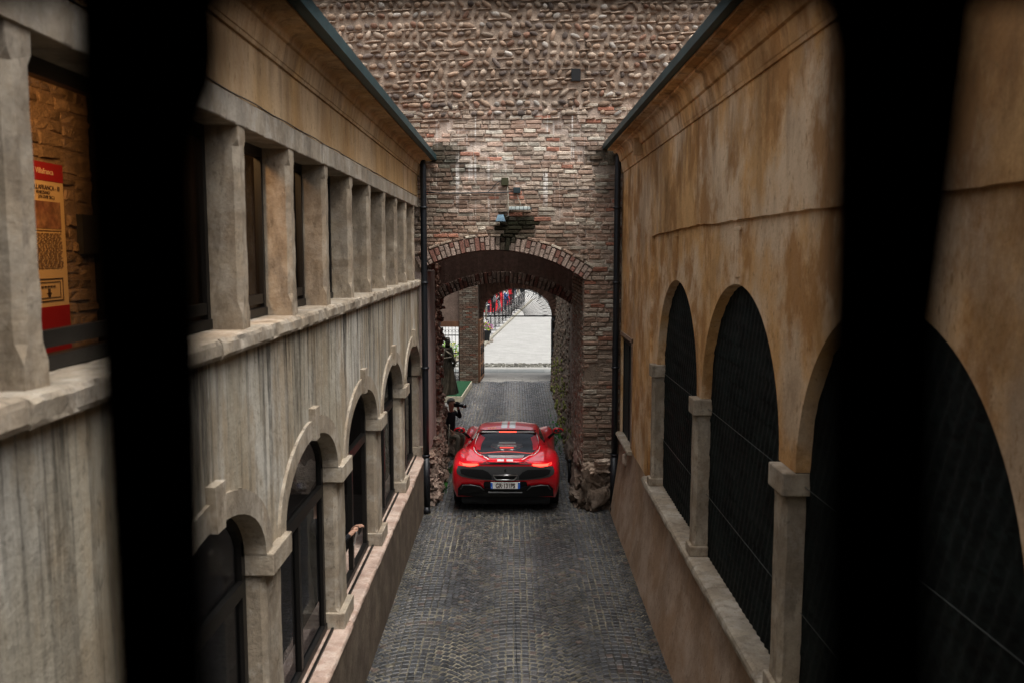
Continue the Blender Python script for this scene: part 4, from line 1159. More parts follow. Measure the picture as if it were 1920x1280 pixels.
for e in bm.edges:
    if e.is_boundary: e[cl]=.85
for j in range(0,6):
    for i in (5,NP-6): pass
bmesh.ops.recalc_face_normals(bm,faces=bm.faces[:])
me=bpy.data.meshes.new('body'); bm.to_mesh(me); bm.free()
if sum((p.normal.z*p.area) for p in me.polygons if p.center.z>.9)<0: me.flip_normals()
me.materials.append(M['red_paint']); me.materials.append(M['gloss'])
ob=bpy.data.objects.new('body',me); SC.collection.objects.link(ob); md=ob.modifiers.new('s','SUBSURF'); md.levels=3; md.render_levels=3
bpy.context.view_layer.update()
me2=bpy.data.meshes.new_from_object(ob.evaluated_get(bpy.context.evaluated_depsgraph_get())); ob.modifiers.clear(); ob.data=me2; ob.parent=car
from mathutils.bvhtree import BVHTree
bvh=BVHTree.FromPolygons([v.co for v in me2.vertices],[list(p.vertices) for p in me2.polygons])
def top(x,y,off=.003):
    h=bvh.ray_cast(Vector((x,y,3)),Vector((0,0,-1)))
    return (x,y,(h[0].z if h[0] else .9)+off)
def rear(x,z,off=.004):
    h=bvh.ray_cast(Vector((x,-2,z)),Vector((0,1,0)))
    return (x,(h[0].y if h[0] else .1)-off,z)
def drape(name,pts,ma,parent=car,off=.003,nu=6,nv=10):
    """pts: (xa,ya),(xb,ya),(xb2,yb),(xa2,yb) patch laid on the bodywork"""
    (x0,y0),(x1,y1),(x2,y2),(x3,y3)=pts
    m=MB(); m.grid(lambda u,v: top((x0*(1-u)+x1*u)*(1-v)+(x3*(1-u)+x2*u)*v,(y0*(1-u)+y1*u)*(1-v)+(y3*(1-u)+y2*u)*v,off),nu,nv,0,None,True)
    return m.build(name,ma,parent)
for s in (-1,1):
    a,b=(-.135,-.018) if s<0 else (.028,.145)
    drape('stripe',((a,1.93),(b,1.93),(b,2.86),(a,2.86)),M['silver'],nv=24)
    drape('stripe',((a-.01,.015),(b-.01,.015),(b-.01,.09),(a-.01,.09)),M['silver'],nv=10)
    drape('stripe',((a*.9,3.3),(b*.9,3.3),(b*.8,4.3),(a*.8,4.3)),M['silver'],nv=24)
def rearpanel(name,outline,ma,off=.006,parent=car,thick=.0,n=14):
    """polygon in the rear view, filled and wrapped on the bodywork"""
    bm=bmesh.new(); vs=[bm.verts.new((x,0,z)) for x,z in outline]; f=bm.faces.new(vs)
    bmesh.ops.triangulate(bm,faces=[f])
    bmesh.ops.subdivide_edges(bm,edges=[e for e in bm.edges if e.calc_length()>.12],cuts=3,use_grid_fill=False)
    bmesh.ops.triangulate(bm,faces=bm.faces[:])
    for v in bm.verts: v.co=Vector(rear(v.co.x,v.co.z,off))
    m=MB(); m.bm(bm,0,(1,1,1),True)
    return m.build(name,ma,parent)
def sym(h): return h+[(-x,z) for x,z in reversed(h)]
rearpanel('rear_slot',sym([(-.50,.925),(-.50,.965),(-.25,.962)]),M['black'],.008)
half=[(-.70,.895),(-.845,.885),(-.868,.80),(-.85,.745),(-.78,.70),(-.60,.665),(-.35,.640),(-.10,.628)]
fas=rearpanel('rear_fascia',sym(half),M['carbon'],.012)
for s in (-1,1):
    rearpanel('vent_pocket',[(s*x,z) for x,z in [(.80,.83),(.74,.845),(.40,.835),(.30,.79),(.24,.72),(.24,.655),(.45,.672),(.68,.71),(.78,.755)]],M['black'],.020,fas)
m=MB(); m.box(-.10,.10,-.02,.0,.80,.86); 
# small dark emblem on the fascia: rearing animal silhouette
ox,oy,oz=rear(0,.815,.020)
em=[(-.012,-.032),(.0,-.030),(.002,-.008),(.012,-.016),(.020,-.012),(.014,.002),(.010,.016),(.020,.022),(.018,.030),(.004,.028),(-.004,.034),(-.008,.022),(-.016,.010),(-.022,.018),(-.020,-.002),(-.012,-.008)]
m=MB(); m.add([(ox+a,oy,oz+b) for a,b in em],[tuple(range(len(em)))]); m.build('emblem',M['black'],fas)
# exhaust
tr=[(-.215,.742),(.215,.742),(.185,.69),(.15,.656),(-.15,.656),(-.185,.69)]
m=MB(); P=[Vector(rear(a,b,.045)) for a,b in tr]; m.tube(P+[P[0],P[1]],.011,8); ex=m.build('exhaust',M['chrome'],car)
m=MB(); P2=[Vector(rear(a*.96,.70+(b-.70)*.9,.03)) for a,b in tr]; m.add(P2,[tuple(range(6))]); m.build('exhaust_opening',M['black'],ex)
# number plate
py=rear(0,.60,.0)[1]-.025
m=MB(); m.box(-.26,.26,py-.012,py+.03,.488,.600,0,bev=.003); pl=m.build('number_plate',M['white'],car)
for s in (-1,1):
    m=MB(); m.box(min(s*.26,s*.222),max(s*.26,s*.222),py-.015,py-.010,.490,.598); m.build('plate_band',M['blue'],pl)
m=MB(); text(m,"GR\u00b7131PS",.112,Matrix.Translation((0,py-.016,.506))@Matrix(((1,0,0,0),(0,0,-1,0),(0,1,0,0),(0,0,0,1))),0,ext=.001,align='CENTER',sx=.76,bold=.0035); m.build('plate_text',M['ink'],pl)
m=MB(); text(m,"I",.035,Matrix.Translation((-.243,py-.017,.50))@Matrix(((1,0,0,0),(0,0,-1,0),(0,1,0,0),(0,0,0,1))),0,align='CENTER'); m.build('country_letter',M['white'],pl)
rearpanel('plate_shade',[(-.37,.612),(.37,.612),(.39,.55),(.37,.47),(-.37,.47),(-.39,.55)],M['black'],.012)  # flat black panel paints the bumper's shade around the plate
# tail lights
for s in (-1,1):
    t=rearpanel('tail_light',[(s*x,z) for x,z in [(.47,.925),(.50,.905),(.60,.893),(.74,.898),(.815,.915),(.82,.935),(.66,.938),(.50,.942)]],M['tail'],.022)
    rearpanel('light_lens',[(s*x,z) for x,z in [(.52,.892),(.62,.880),(.70,.884),(.66,.893),(.60,.893)]],M['dim_glow'],.022,t)
# diffuser, its black drawn higher to paint the lower bumper's shade
dif=rearpanel('diffuser',sym([(-.86,.30),(-.85,.47),(-.78,.555),(-.62,.565),(-.46,.545),(-.38,.475),(-.20,.465)]),M['black'],.03)
for s in (-1,1):
    m=MB(); m.tube([Vector(rear(s*x,z,.045)) for x,z in [(.80,.46),(.75,.54),(.62,.548),(.46,.52),(.38,.44)]],.012,6); m.build('winglet',M['carbon'],dif)
m=MB()
for k in range(-3,4): m.box(k*.12-.008,k*.12+.008,.24,.6,.14,.33)
m.box(-.80,.80,.26,.6,.17,.42); m.build('diffuser_fins',M['black'],dif)
m=MB(); m.box(-.30,.30,-.045,.0,.425,.440,0,bev=.004); m.build('splitter_lip',M['carbon'],dif)
m=MB(); m.box(-.78,.78,.3,4.2,.13,.62); m.build('underbody',M['black'],car)
# sunken engine bay under the rear glass
HW=[(.12,.29),(.35,.40),(.50,.50),(.70,.57),(.90,.605),(1.3,.60),(1.6,.575),(1.86,.555)]
def hw(y):
    for (a,b),(c,d) in zip(HW,HW[1:]):
        if a<=y<=c: return b+(d-b)*(y-a)/(c-a)
    return .3
def edgez(y): return top(hw(y)+.03,y,0)[2]
def depf(v): return .012+.14*max(0,min(1,(v-.42)/.5))**1.3
def bz(y,o=.012): y=max(.15,min(1.84,y)); return edgez(y)-.012-depf((y-.13)/1.76)+o
def bowl(u,v):
    y=.13+1.76*v; w=hw(max(.12,min(1.86,y)))+.02; x=(2*u-1)*w; e=1-abs(2*u-1)**4
    dep=depf(v)
    zz=edgez(min(1.85,max(.15,y)))-.012-dep*e
    return (x,y,zz)
m=MB(); m.grid(bowl,28,24,0,None,True)
for i,f in enumerate(m.f):
    u=(i%28+.5)/28; v=(i//28)/24
    if (u<.10 or u>.90) and v>.38: m.m[i]=1
eb=m.build('engine_bay',[M['black'],M['red_paint']],car)
m=MB(); m.box(-.55,.55,1.86,1.90,.93,1.15); m.build('bulkhead',M['black'],car)
# cover pieces inside
m=MB(); bmx=bmesh.new(); bmesh.ops.create_cube(bmx,size=1)
for v in bmx.verts: v.co=Vector((v.co.x*(.66 if v.co.y>0 else .60),.43+v.co.y*.20,bz(.43+v.co.y*.2,.006)+v.co.z*.008))
bmesh.ops.bevel(bmx,geom=[e for e in bmx.edges if abs((e.verts[0].co-e.verts[1].co).z)>.015 and abs((e.verts[0].co-e.verts[1].co).x)<.01],offset=.07,segments=4,affect='EDGES')
m.bm(bmx); m.build('engine_cover',M['silver'],eb)
m=MB(); m.tube([(x*.6,.66+.10*abs(math.cos(x*2.2)),bz(.66+.10*abs(math.cos(x*2.2)),.006)) for x in [-.95+.1*i for i in range(20)]],.008,6); m.build('red_strut',emis('red accent glow',(1,.1,.05),.35,(.5,.02,.01)),eb)  # strut is no lamp; a faint glow is added to its red
for s in (-1,1):
    m=MB(); m.tube([(s*.30,1.10,bz(1.1)),(s*.22,.94,bz(.94)),(s*.16,.86,bz(.86)),(0,.82,bz(.82))],.010,6); m.build('strut',M['chrome'],eb)
m=MB(); m.box(-.18,.18,1.08,1.11,bz(1.1),bz(1.1,.035)); m.box(-.16,.16,1.40,1.43,bz(1.4),bz(1.4,.035)); m.build('engine_brace',M['lampgrey'],eb)
m=MB(); m.box(-.13,.13,.96,.98,bz(.97),bz(.97,.03),0,bev=.004); m.build('light_reflection',M['dim_glow'],eb)  # glowing bar stands in for the brake light's reflection
m=MB(); m.box(-.30,.30,1.0,1.35,bz(1.35,-.05),bz(1.2,.015),0,bev=.02); m.build('engine_block',M['carbon'],eb)
# third brake light
m=MB(); m.box(-.165,.165,1.80,1.82,1.112,1.130,0,bev=.004); m.build('brake_light',M['tail'],car)
# rear glass
m=MB(); m.grid(lambda u,v:(lambda y:((2*u-1)*hw(min(1.86,max(.12,y))),y,edgez(min(1.85,max(.15,y)))-.004+.02*(1-(2*u-1)**2)))(.13+1.72*v),16,20,0,None,True); m.build('rear_glass',glass('rear glass',amt=.8,ior=1.12),car)
m=MB(); pts=[(s*(hw(y)+.006),y,edgez(max(.15,min(1.85,y)))+.004) for s,ys_ in ((-1,[.13,.35,.5,.7,.9,1.1,1.3,1.5,1.7,1.84]),(1,[1.84,1.7,1.5,1.3,1.1,.9,.7,.5,.35,.13])) for y in ys_]
m.tube(pts+[pts[0]],.013,6); m.build('glass_trim',M['silver'],car)
# mirrors
for s in (-1,1):
    m=MB(); bmx=bmesh.new(); bmesh.ops.create_uvsphere(bmx,u_segments=20,v_segments=12,radius=1)
    for v in bmx.verts:
        x,y,z=v.co; fl_=1 if y<0 else .9
        v.co=Vector((s*1.02+x*.115,2.62+(y*.05 if y<0 else y*.11),.985+z*.062*(1-.2*s*x)))
    m.bm(bmx,0,(1,1,1),True); mi=m.build('mirror',M['red_paint'],car)
    m=MB(); m.add([(s*1.02+.092*math.cos(t),2.572,.983+.042*math.sin(t)) for t in [k*math.pi/8 for k in range(16)]],[tuple(range(16))]); m.build('mirror_glass',M['gloss'],mi)
    m=MB(); m.tube([(s*.98,2.64,.955),(s*.88,2.70,.87),(s*.82,2.74,.80)],[.022,.026,.03],8); m.build('mirror_arm',M['black'],mi)
# wheels
def wheel(x,y):
    s=1 if x>0 else -1; w=.17
    m=MB(); prof=[(-w,.24),(-w,.325),(-w+.03,.345),(w-.03,.345),(w,.325),(w,.24)]; n=36
    vs=[(x+p[0],y+p[1]*math.cos(2*math.pi*k/n),.345+p[1]*math.sin(2*math.pi*k/n)) for k in range(n) for p in prof]; K=6
    m.add(vs,[(k*K+i,k*K+i+1,((k+1)%n)*K+i+1,((k+1)%n)*K+i) for k in range(n) for i in range(K-1)],0,(1,1,1),True)
    o=m.build('wheel',M['tyre'],car)
    m=MB()
    for k in range(10):
        t=2*math.pi*k/10; m.tube([(x+s*.12,y,.345),(x+s*.15,y+.235*math.cos(t),.345+.235*math.sin(t))],.018,5)
    m.tube([(x+s*.14,y+.235*math.cos(2*math.pi*k/24),.345+.235*math.sin(2*math.pi*k/24)) for k in range(25)],.014,6)
    m.tube([(x,y,.345),(x+s*.13,y,.345)],.2,16); m.build('rim',M['carbon'],o)
for x,y in ((-.80,.93),(.80,.93),(-.80,3.53),(.80,3.53)): wheel(x,y)
# race number on the roof rear
m=MB(); tm=Matrix.Translation((-.40,1.905,0)); mm=MB(); text(mm,"599",.135,Matrix.Identity(4),0,ext=.0)
vv=[]
for (x,y,z) in mm.v: vv.append(top(-.41+x*.85,1.91+y*.9,.004))
m.add(vv,mm.f); m.build('race_number',M['yellow'],car)

# ------------------------------------------------------------------ people
def skin_mesh(nodes,edges,root=0,lvl=2):
    """nodes: (x,y,z,r)"""
    me=bpy.data.meshes.new('s'); me.from_pydata([n[:3] for n in nodes],edges,[])
    o=bpy.data.objects.new('s',me); SC.collection.objects.link(o)
    md=o.modifiers.new('k','SKIN'); md.use_smooth_shade=True
    if lvl: md=o.modifiers.new('b','SUBSURF'); md.levels=lvl; md.render_levels=lvl
    sv=me.skin_vertices[0].data
    for i,n in enumerate(nodes): sv[i].radius=(n[3],n[4] if len(n)>4 else n[3]); sv[i].use_root=(i==root)
    bpy.context.view_layer.update()
    r=bpy.data.meshes.new_from_object(o.evaluated_get(bpy.context.evaluated_depsgraph_get()))
    bpy.data.objects.remove(o,do_unlink=True); return r
def person(label,loc,rz,J,cols,hair=True,fingers=False,scale=1.0,group=None,name='person',cat='person',hat=None,matl=None,lvl=2,hairlong=False):
    """J overrides joints of a standing figure that faces -Y; cols = (top, trousers, shoes, hair)"""
    D=dict(pel=(0,0,.95),waist=(0,0,1.08),chest=(0,-.01,1.32),neck=(0,0,1.47),head0=(0,-.01,1.56),head=(0,-.015,1.66),crown=(0,-.005,1.735),
      shL=(-.17,0,1.42),elL=(-.23,.02,1.14),haL=(-.24,-.04,.90),shR=(.17,0,1.42),elR=(.23,.02,1.14),haR=(.24,-.04,.90),
      hiL=(-.09,0,.90),knL=(-.10,-.02,.50),anL=(-.10,.02,.09),toL=(-.11,-.15,.035),hiR=(.09,0,.90),knR=(.10,-.02,.50),anR=(.10,.02,.09),toR=(.11,-.15,.035))
    D.update(J)
    Rr=dict(pel=.135,waist=.12,chest=.145,neck=.055,head0=.062,head=.088,crown=.06,sh=.062,el=.046,ha=.028,hi=.088,kn=.062,an=.042,to=.032)
    keys=list(D); idx={k:i for i,k in enumerate(keys)}
    nodes=[(*D[k],Rr.get(k,Rr.get(k[:2],.05))) for k in keys]
    Ed=[('pel','waist'),('waist','chest'),('chest','neck'),('neck','head0'),('head0','head'),('head','crown')]
    for s in 'LR': Ed+=[('chest','sh'+s),('sh'+s,'el'+s),('el'+s,'ha'+s),('pel','hi'+s),('hi'+s,'kn'+s),('kn'+s,'an'+s),('an'+s,'to'+s)]
    E2=[(idx[a],idx[b]) for a,b in Ed]; reg=[]
    for a,b in Ed:
        reg.append(2 if a[:2]=='an' else (1 if (a[:2] in('hi','kn') or b[:2]=='hi') else (3 if a in('neck','head0','head') else 0)))
    if fingers:
        for s in 'LR':
            w=Vector(D['ha'+s]); e=Vector(D['el'+s]); d=(w-e).normalized(); side=d.cross(Vector((0,0,1))).normalized(); up=side.cross(d)
            palm=w+d*.07; nodes.append((*palm,.020,.032)); pi=len(nodes)-1; E2.append((idx['ha'+s],pi)); reg.append(3)
            for q,L_ in ((-1.5,.055),(-.5,.068),(.5,.072),(1.5,.06)):
                a=palm+d*.02+side*q*.017; b=a+d*L_*.55-up*.012; c=b+d*L_*.3-up*.03
                for pnt in (a,b,c): nodes.append((*pnt,.0085))
                n0=len(nodes)-3; E2+= [(pi,n0),(n0,n0+1),(n0+1,n0+2)]; reg+=[3,3,3]
            a=w+d*.03+side*.03*(1 if s=='L' else -1); b=a+d*.045-up*.02
            for pnt in (a,b): nodes.append((*pnt,.010))
            n0=len(nodes)-2; E2+=[(idx['ha'+s],n0),(n0,n0+1)]; reg+=[3,3]
    me=skin_mesh(nodes,E2,idx['pel'],lvl)
    me.name='body'
    me.materials.clear()
    mats=[matl]*4 if matl else [cols[0],cols[1],cols[2],M['skin']]
    for q in mats: me.materials.append(q)
    segs=[(Vector(nodes[a][:3]),Vector(nodes[b][:3]),g) for (a,b),g in zip(E2,reg)]
    hands=[Vector(D['haL']),Vector(D['haR'])]
    for p in me.polygons:
        best=9; g=0
        for a,b,r_ in segs:
            ab=b-a; t=max(0,min(1,(p.center-a).dot(ab)/max(1e-6,ab.length_squared))); d=(p.center-(a+ab*t)).length
            if d<best: best=d; g=r_
        if g==0 and min((p.center-h).length for h in hands)<.055: g=3
        p.material_index=g; p.use_smooth=True
    # face: nose, chin, brow shaped on the head vertices
    hc=Vector(D['head']); fdir=Vector(J.get('face',(0,-1,0))).normalized(); rt=fdir.cross(Vector((0,0,1)))
    o=thing(name,label,cat,loc,group,rz); o.scale=(scale,)*3
    b=bpy.data.objects.new('body',me); SC.collection.objects.link(b); b.parent=o
    m=MB(); f0=hc+fdir*.085
    m.add([f0+Vector((0,0,.02)),f0+rt*.012+Vector((0,0,-.025)),f0-rt*.012+Vector((0,0,-.025)),f0+fdir*.022+Vector((0,0,-.02))],[(0,1,3),(0,3,2),(1,2,3)])
    for s in (-1,1): rockmesh(m,hc+rt*s*.088+Vector((0,0,-.01)),(.014,.02,.03),1,0,(1,1,1),1,0)
    m.build('nose_and_ears',matl or M['skin'],o)
    if not matl:
        m=MB()
        for s in (-1,1): rockmesh(m,hc+fdir*.082+rt*s*.03+Vector((0,0,.012)),(.011,.006,.006),1,0,(1,1,1),1,0)
        rockmesh(m,hc+fdir*.080+Vector((0,0,-.052)),(.022,.006,.005),1,0,(1,1,1),1,0); m.build('eyes_and_mouth',M['ink'],o)
    if hair:
        m=MB(); vs,fs=ico(3); out=[]
        for v in vs: out.append(hc+Vector((v.x*.100,v.y*.108,v.z*.105+.03))-fdir*.016+Vector((0,0,.006))*noise.noise(v*6))
        keep=[f for f in fs if not((sum((vs[i] for i in f),Vector())/3).dot(fdir)>.25 and (sum((vs[i] for i in f),Vector())/3).z<.45) and (sum((vs[i] for i in f),Vector())/3).z>(-.75 if hairlong else -.35)]
        m.add(out,keep,0,(1,1,1),True); m.build('cap' if hat else 'hair',hat or matl or cols[3],o)
    return o
C=dict(black=cloth('black cloth',(.012,.013,.016)),navy=cloth('navy cloth',(.02,.03,.07)),grey=cloth('grey cloth',(.20,.21,.22)),beige=cloth('beige cloth',(.25,.22,.17)),
  red=cloth('red cloth',(.62,.03,.04)),white=cloth('white cloth',(.75,.75,.75)),blue=cloth('blue cloth',(.05,.12,.30)),dark=cloth('dark hair',(.02,.015,.012)),brown=cloth('brown hair',(.10,.05,.03)),jean=cloth('denim',(.06,.09,.16)))
# seated photographer

PJ=dict(pel=(0,0,.50),waist=(.0,-.0,.64),chest=(.03,-.01,.88),neck=(.06,-.01,1.03),head0=(.08,-.01,1.12),head=(.10,-.01,1.21),crown=(.10,-.01,1.285),
  shL=(.02,-.17,.98),elL=(.10,-.27,.72),haL=(.20,-.14,.60),shR=(.04,.15,.99),elR=(.17,.22,.86),haR=(.22,.06,1.13),
  hiL=(.03,-.09,.47),knL=(.40,-.12,.50),anL=(.36,-.14,.09),toL=(.50,-.15,.04),hiR=(.03,.09,.47),knR=(.38,.13,.50),anR=(.34,.15,.09),toR=(.48,.17,.04),face=(1,0,0))
ph=person('photographer in black jacket and beige trousers seated on rubble, raising a camera',(-1.50,19.35,.0),R(-38),PJ,(C['black'],C['beige'],C['black'],C['dark']),fingers=True,hat=cloth('grey cap',(.12,.11,.10)))
pc=thing('photo_camera','black photo camera with long lens held up by the seated photographer','camera',(-1.50+.20,19.35-.17,1.20)); pc.rotation_euler=(0,0,R(-30))
m=MB(); m.box(-.04,.04,-.07,.07,-.045,.05,0,bev=.008); m.box(-.03,.03,-.03,.03,.05,.075,0,bev=.006); m.build('camera_body',M['black'],pc)
m=MB(); m.tube([(.04,0,0),(.12,0,-.005),(.12,0,-.005),(.23,0,-.01)],[.035,.035,.040,.045],14); o=m.build('lens',M['black'],pc)
m=MB(); m.tube([(.205,0,-.009),(.222,0,-.0095)],.0475,14); m.build('lens_ring',M['chrome'],o)
m=MB(); m.tube([(-.0,-.0,.03),(0,0,1.0)],.012,6); o=m.build('walking_stick',M['cablepale'],None,(-1.50,18.92,0)); o.rotation_euler=(R(-3),R(3),0); o.scale=(1,1,.8); tag(o,'pale monopod leg leaning beside the seated photographer','monopod')
t=MB(); rockmesh(t,(0,0,.22),(.26,.34,.26),33,0,(.9,.8,.72),4,.45); o=t.build('boulder',M['rock'],None,(-1.55,19.42,-.02)); tag(o,'rough boulder under the seated photographer','boulder')
t=MB(); rockmesh(t,(0,0,.20),(.13,.16,.30),35,0,(1.1,1.0,.88),4,.35); o=t.build('boulder',M['rock'],None,(-1.22,19.75,0)); tag(o,'pale upright boulder right behind the photographer\'s knees','boulder')
t=MB(); rockmesh(t,(0,0,.32),(.14,.40,.30),37,0,(1.0,.74,.66),4,.30,R(-6)); o=t.build('boulder',M['rock'],None,(-1.60,17.5,.22)); tag(o,'large reddish boulder at the foot of the plaster jamb','boulder')
# visitor at the lower window
WJ=dict(haL=(-.05,-.40,1.30),elL=(-.24,-.16,1.10),haR=(.06,-.40,1.31),elR=(.24,-.16,1.10))
wp=person('visitor in dark clothes inside the third arched window, holding out a phone in both hands',(-2.20,9.32,.28),R(90),WJ,(C['black'],C['black'],C['black'],C['dark']),fingers=True,scale=.97)
m=MB(); m.box(-.006,.006,-.075,.075,-.04,.04,0,bev=.004); o=m.build('phone',M['black'],None,(-1.735,9.33,1.56)); tag(o,'black phone held out of the third arched window','phone')
m=MB(); m.box(-.004,.004,-.045,.045,-.14,.0,0); o=m.build('leaflet',M['white'],None,(-1.79,9.40,1.50)); o.rotation_euler=(0,R(10),0); tag(o,'small white leaflet hanging under the visitor\'s hands','leaflet')
# bronze statue
SJ=dict(haL=(-.10,-.26,1.20),elL=(-.28,-.05,1.15),haR=(.20,-.20,.98),elR=(.26,.0,1.15))

stt=person('dark bronze statue of a draped standing woman on the green platform',(-2.10,26.75,.16),R(55),SJ,None,matl=M['bronze'],name='statue',cat='statue',scale=1.02,lvl=2)
for ch in stt.children:
    if ch.name.startswith('hair'): ch.data.materials.clear(); ch.data.materials.append(M['bronze'])
m=MB(); n=60
def rob(u,v):
    t=2*math.pi*u; z=1.42-1.38*v; r=.17-.05*math.sin(min(1,v*2.8)*math.pi)+.26*max(0,v-.32)**1.2
    f=1+.13*math.sin(t*9+3*v+1.2*math.sin(t*2))*min(1,v*1.6)
    ex=.34*max(0,v-.55)**1.5
    return (math.cos(t)*r*f-ex*max(0,-math.cos(t)),math.sin(t)*r*f*.85,z)
m.grid(rob,n,40,0,None,True); m.build('robe',M['bronze'],stt)
m=MB(); m.tube([(-.17,.0,1.42),(-.05,-.17,1.25),(.12,-.19,1.0),(.22,-.02,.8),(.1,.2,.7),(-.15,.2,.8)],[.04,.05,.055,.06,.05,.04],8); m.build('shawl',M['bronze'],stt)

# ------------------------------------------------------------------ the square beyond the gate: crowd, barriers, banners, planter
random.seed(77)
hx=lambda px_,y: (px_-964)/1600.*y
crowd=[ # px, depth, top, trousers, hair, label
 (915,61,'red','navy','dark','person in red shirt at far left of the crowd, seen through the fanlight'),
 (923,64,'black','black','dark','bareheaded person in black standing before the lower end of the red banner'),
 (931,66,'black','jean','dark','person in long black coat next to the barrier in the square'),
 (937,69,'navy','black','brown','brown haired person in navy jacket beside the black coated one'),
 (945,70,'white','grey','dark','person in white shirt leaning toward the barrier'),
 (951,72,'grey','navy','dark','person in grey jacket behind the barrier'),
 (956,74,'red','black','brown','brown haired person in bright red jacket near the top of the barrier'),
 (962,77,'black','black','dark','small figure in black just right of the red jacket'),
 (921,72,'white','jean','brown','person in white shirt half hidden by the red banner'),
 (943,82,'black','jean','brown','person in black top behind the front row of spectators'),
 (968,90,'navy','navy','dark','distant person in navy in front of the dark blue van'),
 (1003,92,'white','grey','brown','distant person in white walking right of centre'),
 (1012,84,'black','black','dark','distant person in black at right of the square'),
 (990,96,'red','white','dark','distant person in red jacket and white trousers'),
 (1020,90,'grey','jean','brown','distant person in grey jacket at the right edge of the exit'),
 (911,58,'white','beige','dark','person in white top and beige trousers lowest in the crowd'),
 (927,61,'grey','black','brown','person in grey top directly behind the barrier at lower left of the fanlight'),
 (935,64,'black','grey','dark','person in black top and grey trousers near the lower barrier'),
 (941,66,'red','jean','dark','person in red top and jeans just left of the white shirted one'),
 (947,67,'blue','navy','brown','person in blue top next to the barrier'),
 (933,80,'blue','beige','dark','person in blue top between two red banners'),
 (955,80,'white','navy','dark','person in white top behind the bright red jacket'),
 (963,84,'grey','grey','dark','person in all grey high in the fanlight'),
 (972,86,'black','beige','brown','person in black top and beige trousers at the head of the crowd'),
 (978,94,'white','black','dark','person in white top and black trousers near top of the fanlight')]
for i,(p_,d,a,b,c,l) in enumerate(crowd):
    s=.95+.1*rnd(); ja=dict(haL=(-.12,-.22,1.05),elL=(-.25,-.02,1.12)) if i%3==0 else (dict(haR=(.10,-.30,1.38),elR=(.24,-.12,1.15),haL=(-.06,-.30,1.38),elL=(-.24,-.12,1.15)) if i%3==1 else dict(knL=(-.12,-.10,.50),anL=(-.12,-.05,.09),anR=(.12,.12,.09)))
    person(l,(hx(p_,d),d,0),R(uni(20,120) if p_<965 else uni(-60,60)),ja,(C[a],C[b],C['black'],C[c]),scale=s*1.03,group='people in the square beyond the gate',lvl=1)
def banner(x,y,w,h,z,ma,lab,rz):
    t=thing('banner',lab,'banner',(x,y,0),'banners in the square',R(rz))
    m=MB(); m.grid(lambda u,v:(-w/2+w*u,.03*math.sin(u*9),z+h*v),16,3,0,None,True); m.build('cloth',ma,t)
    for s in (-1,1):
        m=MB(); m.tube([(s*w/2,0,0),(s*w/2,0,z+h)],.03,6); m.build('pole',M['iron'],t)
banner(hx(912,65),65,3.0,1.9,.05,C['red'],'red cloth banner lowest in the fanlight, behind the crowd',35)
banner(hx(929,73),73,3.4,2.2,.05,C['red'],'red cloth banner in the middle of the row of red banners',35)
banner(hx(941,86),86,3.2,2.2,.3,C['red'],'red cloth banner farthest up the square',45)
vn=thing('van','dark blue van parked at the top of the square','van',(hx(960,99),99,0))
m=MB(); 
pf=[(-2.3,.35),(-2.35,.9),(-2.2,1.15),(-1.5,1.95),(-1.2,2.05),(2.2,2.05),(2.3,1.9),(2.35,.35)]
for s in (-1,1): pass
vs=[(x,-.9,z) for x,z in pf]+[(x,.9,z) for x,z in pf]; K=len(pf)
m.add(vs,[tuple(range(K)),tuple(range(2*K-1,K-1,-1))]+[(k,(k+1)%K,K+(k+1)%K,K+k)[::-1] for k in range(K)]); m.build('body',C['navy'],vn)
m=MB(); m.box(-1.7,-.6,-.92,-.905,1.2,1.8); m.box(-.4,.8,-.92,-.905,1.2,1.8); m.box(1.0,2.1,-.92,-.905,1.2,1.8); m.build('window',M['gloss'],vn)
for x in (-1.5,1.5):
    m=MB(); m.tube([(x,-.93,.35),(x,-.7,.35)],.34,18); m.build('wheel',M['tyre'],vn)
vn.scale=(.8,.8,.8)
# crowd barriers along the kerb
def barrier():
    t=thing('crowd_barrier','b','barrier',(0,0,0),'steel crowd barriers along the kerb')
    m=MB(); m.tube([(0,.05,.05),(0,.05,1.05),(0,.12,1.1),(0,2.1,1.1),(0,2.17,1.05),(0,2.17,.05)],.016,6); m.tube([(0,.05,.22),(0,2.17,.22)],.012,6); m.build('frame',M['iron'],t)
    m=MB()
    for k in range(9): m.tube([(0,.26+k*.21,.22),(0,.26+k*.21,1.1)],.006,5)
    m.build('uprights',M['iron'],t)
    
    for yy in (.2,1.95): m=MB(); m.box(-.3,.3,yy,yy+.05,0,.03); m.build('foot',M['iron'],t)
    return t
b0=barrier(); NB=13
ords=['nearest to the gate','second from the gate','third from the gate','fourth from the gate','fifth from the gate','sixth from the gate','seventh from the gate','seventh from the top','sixth from the top','fifth from the top','fourth from the top','third from the top','farthest up the square']
for i in range(NB):
    t=b0 if i==0 else b0.copy()
    if i:
        SC.collection.objects.link(t)
        for ch in b0.children: c=ch.copy(); SC.collection.objects.link(c); c.parent=t
    y=46+i*2.35; t.location=(LX(y)-.3,y,0); t.rotation_euler=(0,0,-math.atan(.0815))
    t['label']='steel crowd barrier in the diagonal row, '+ords[i]
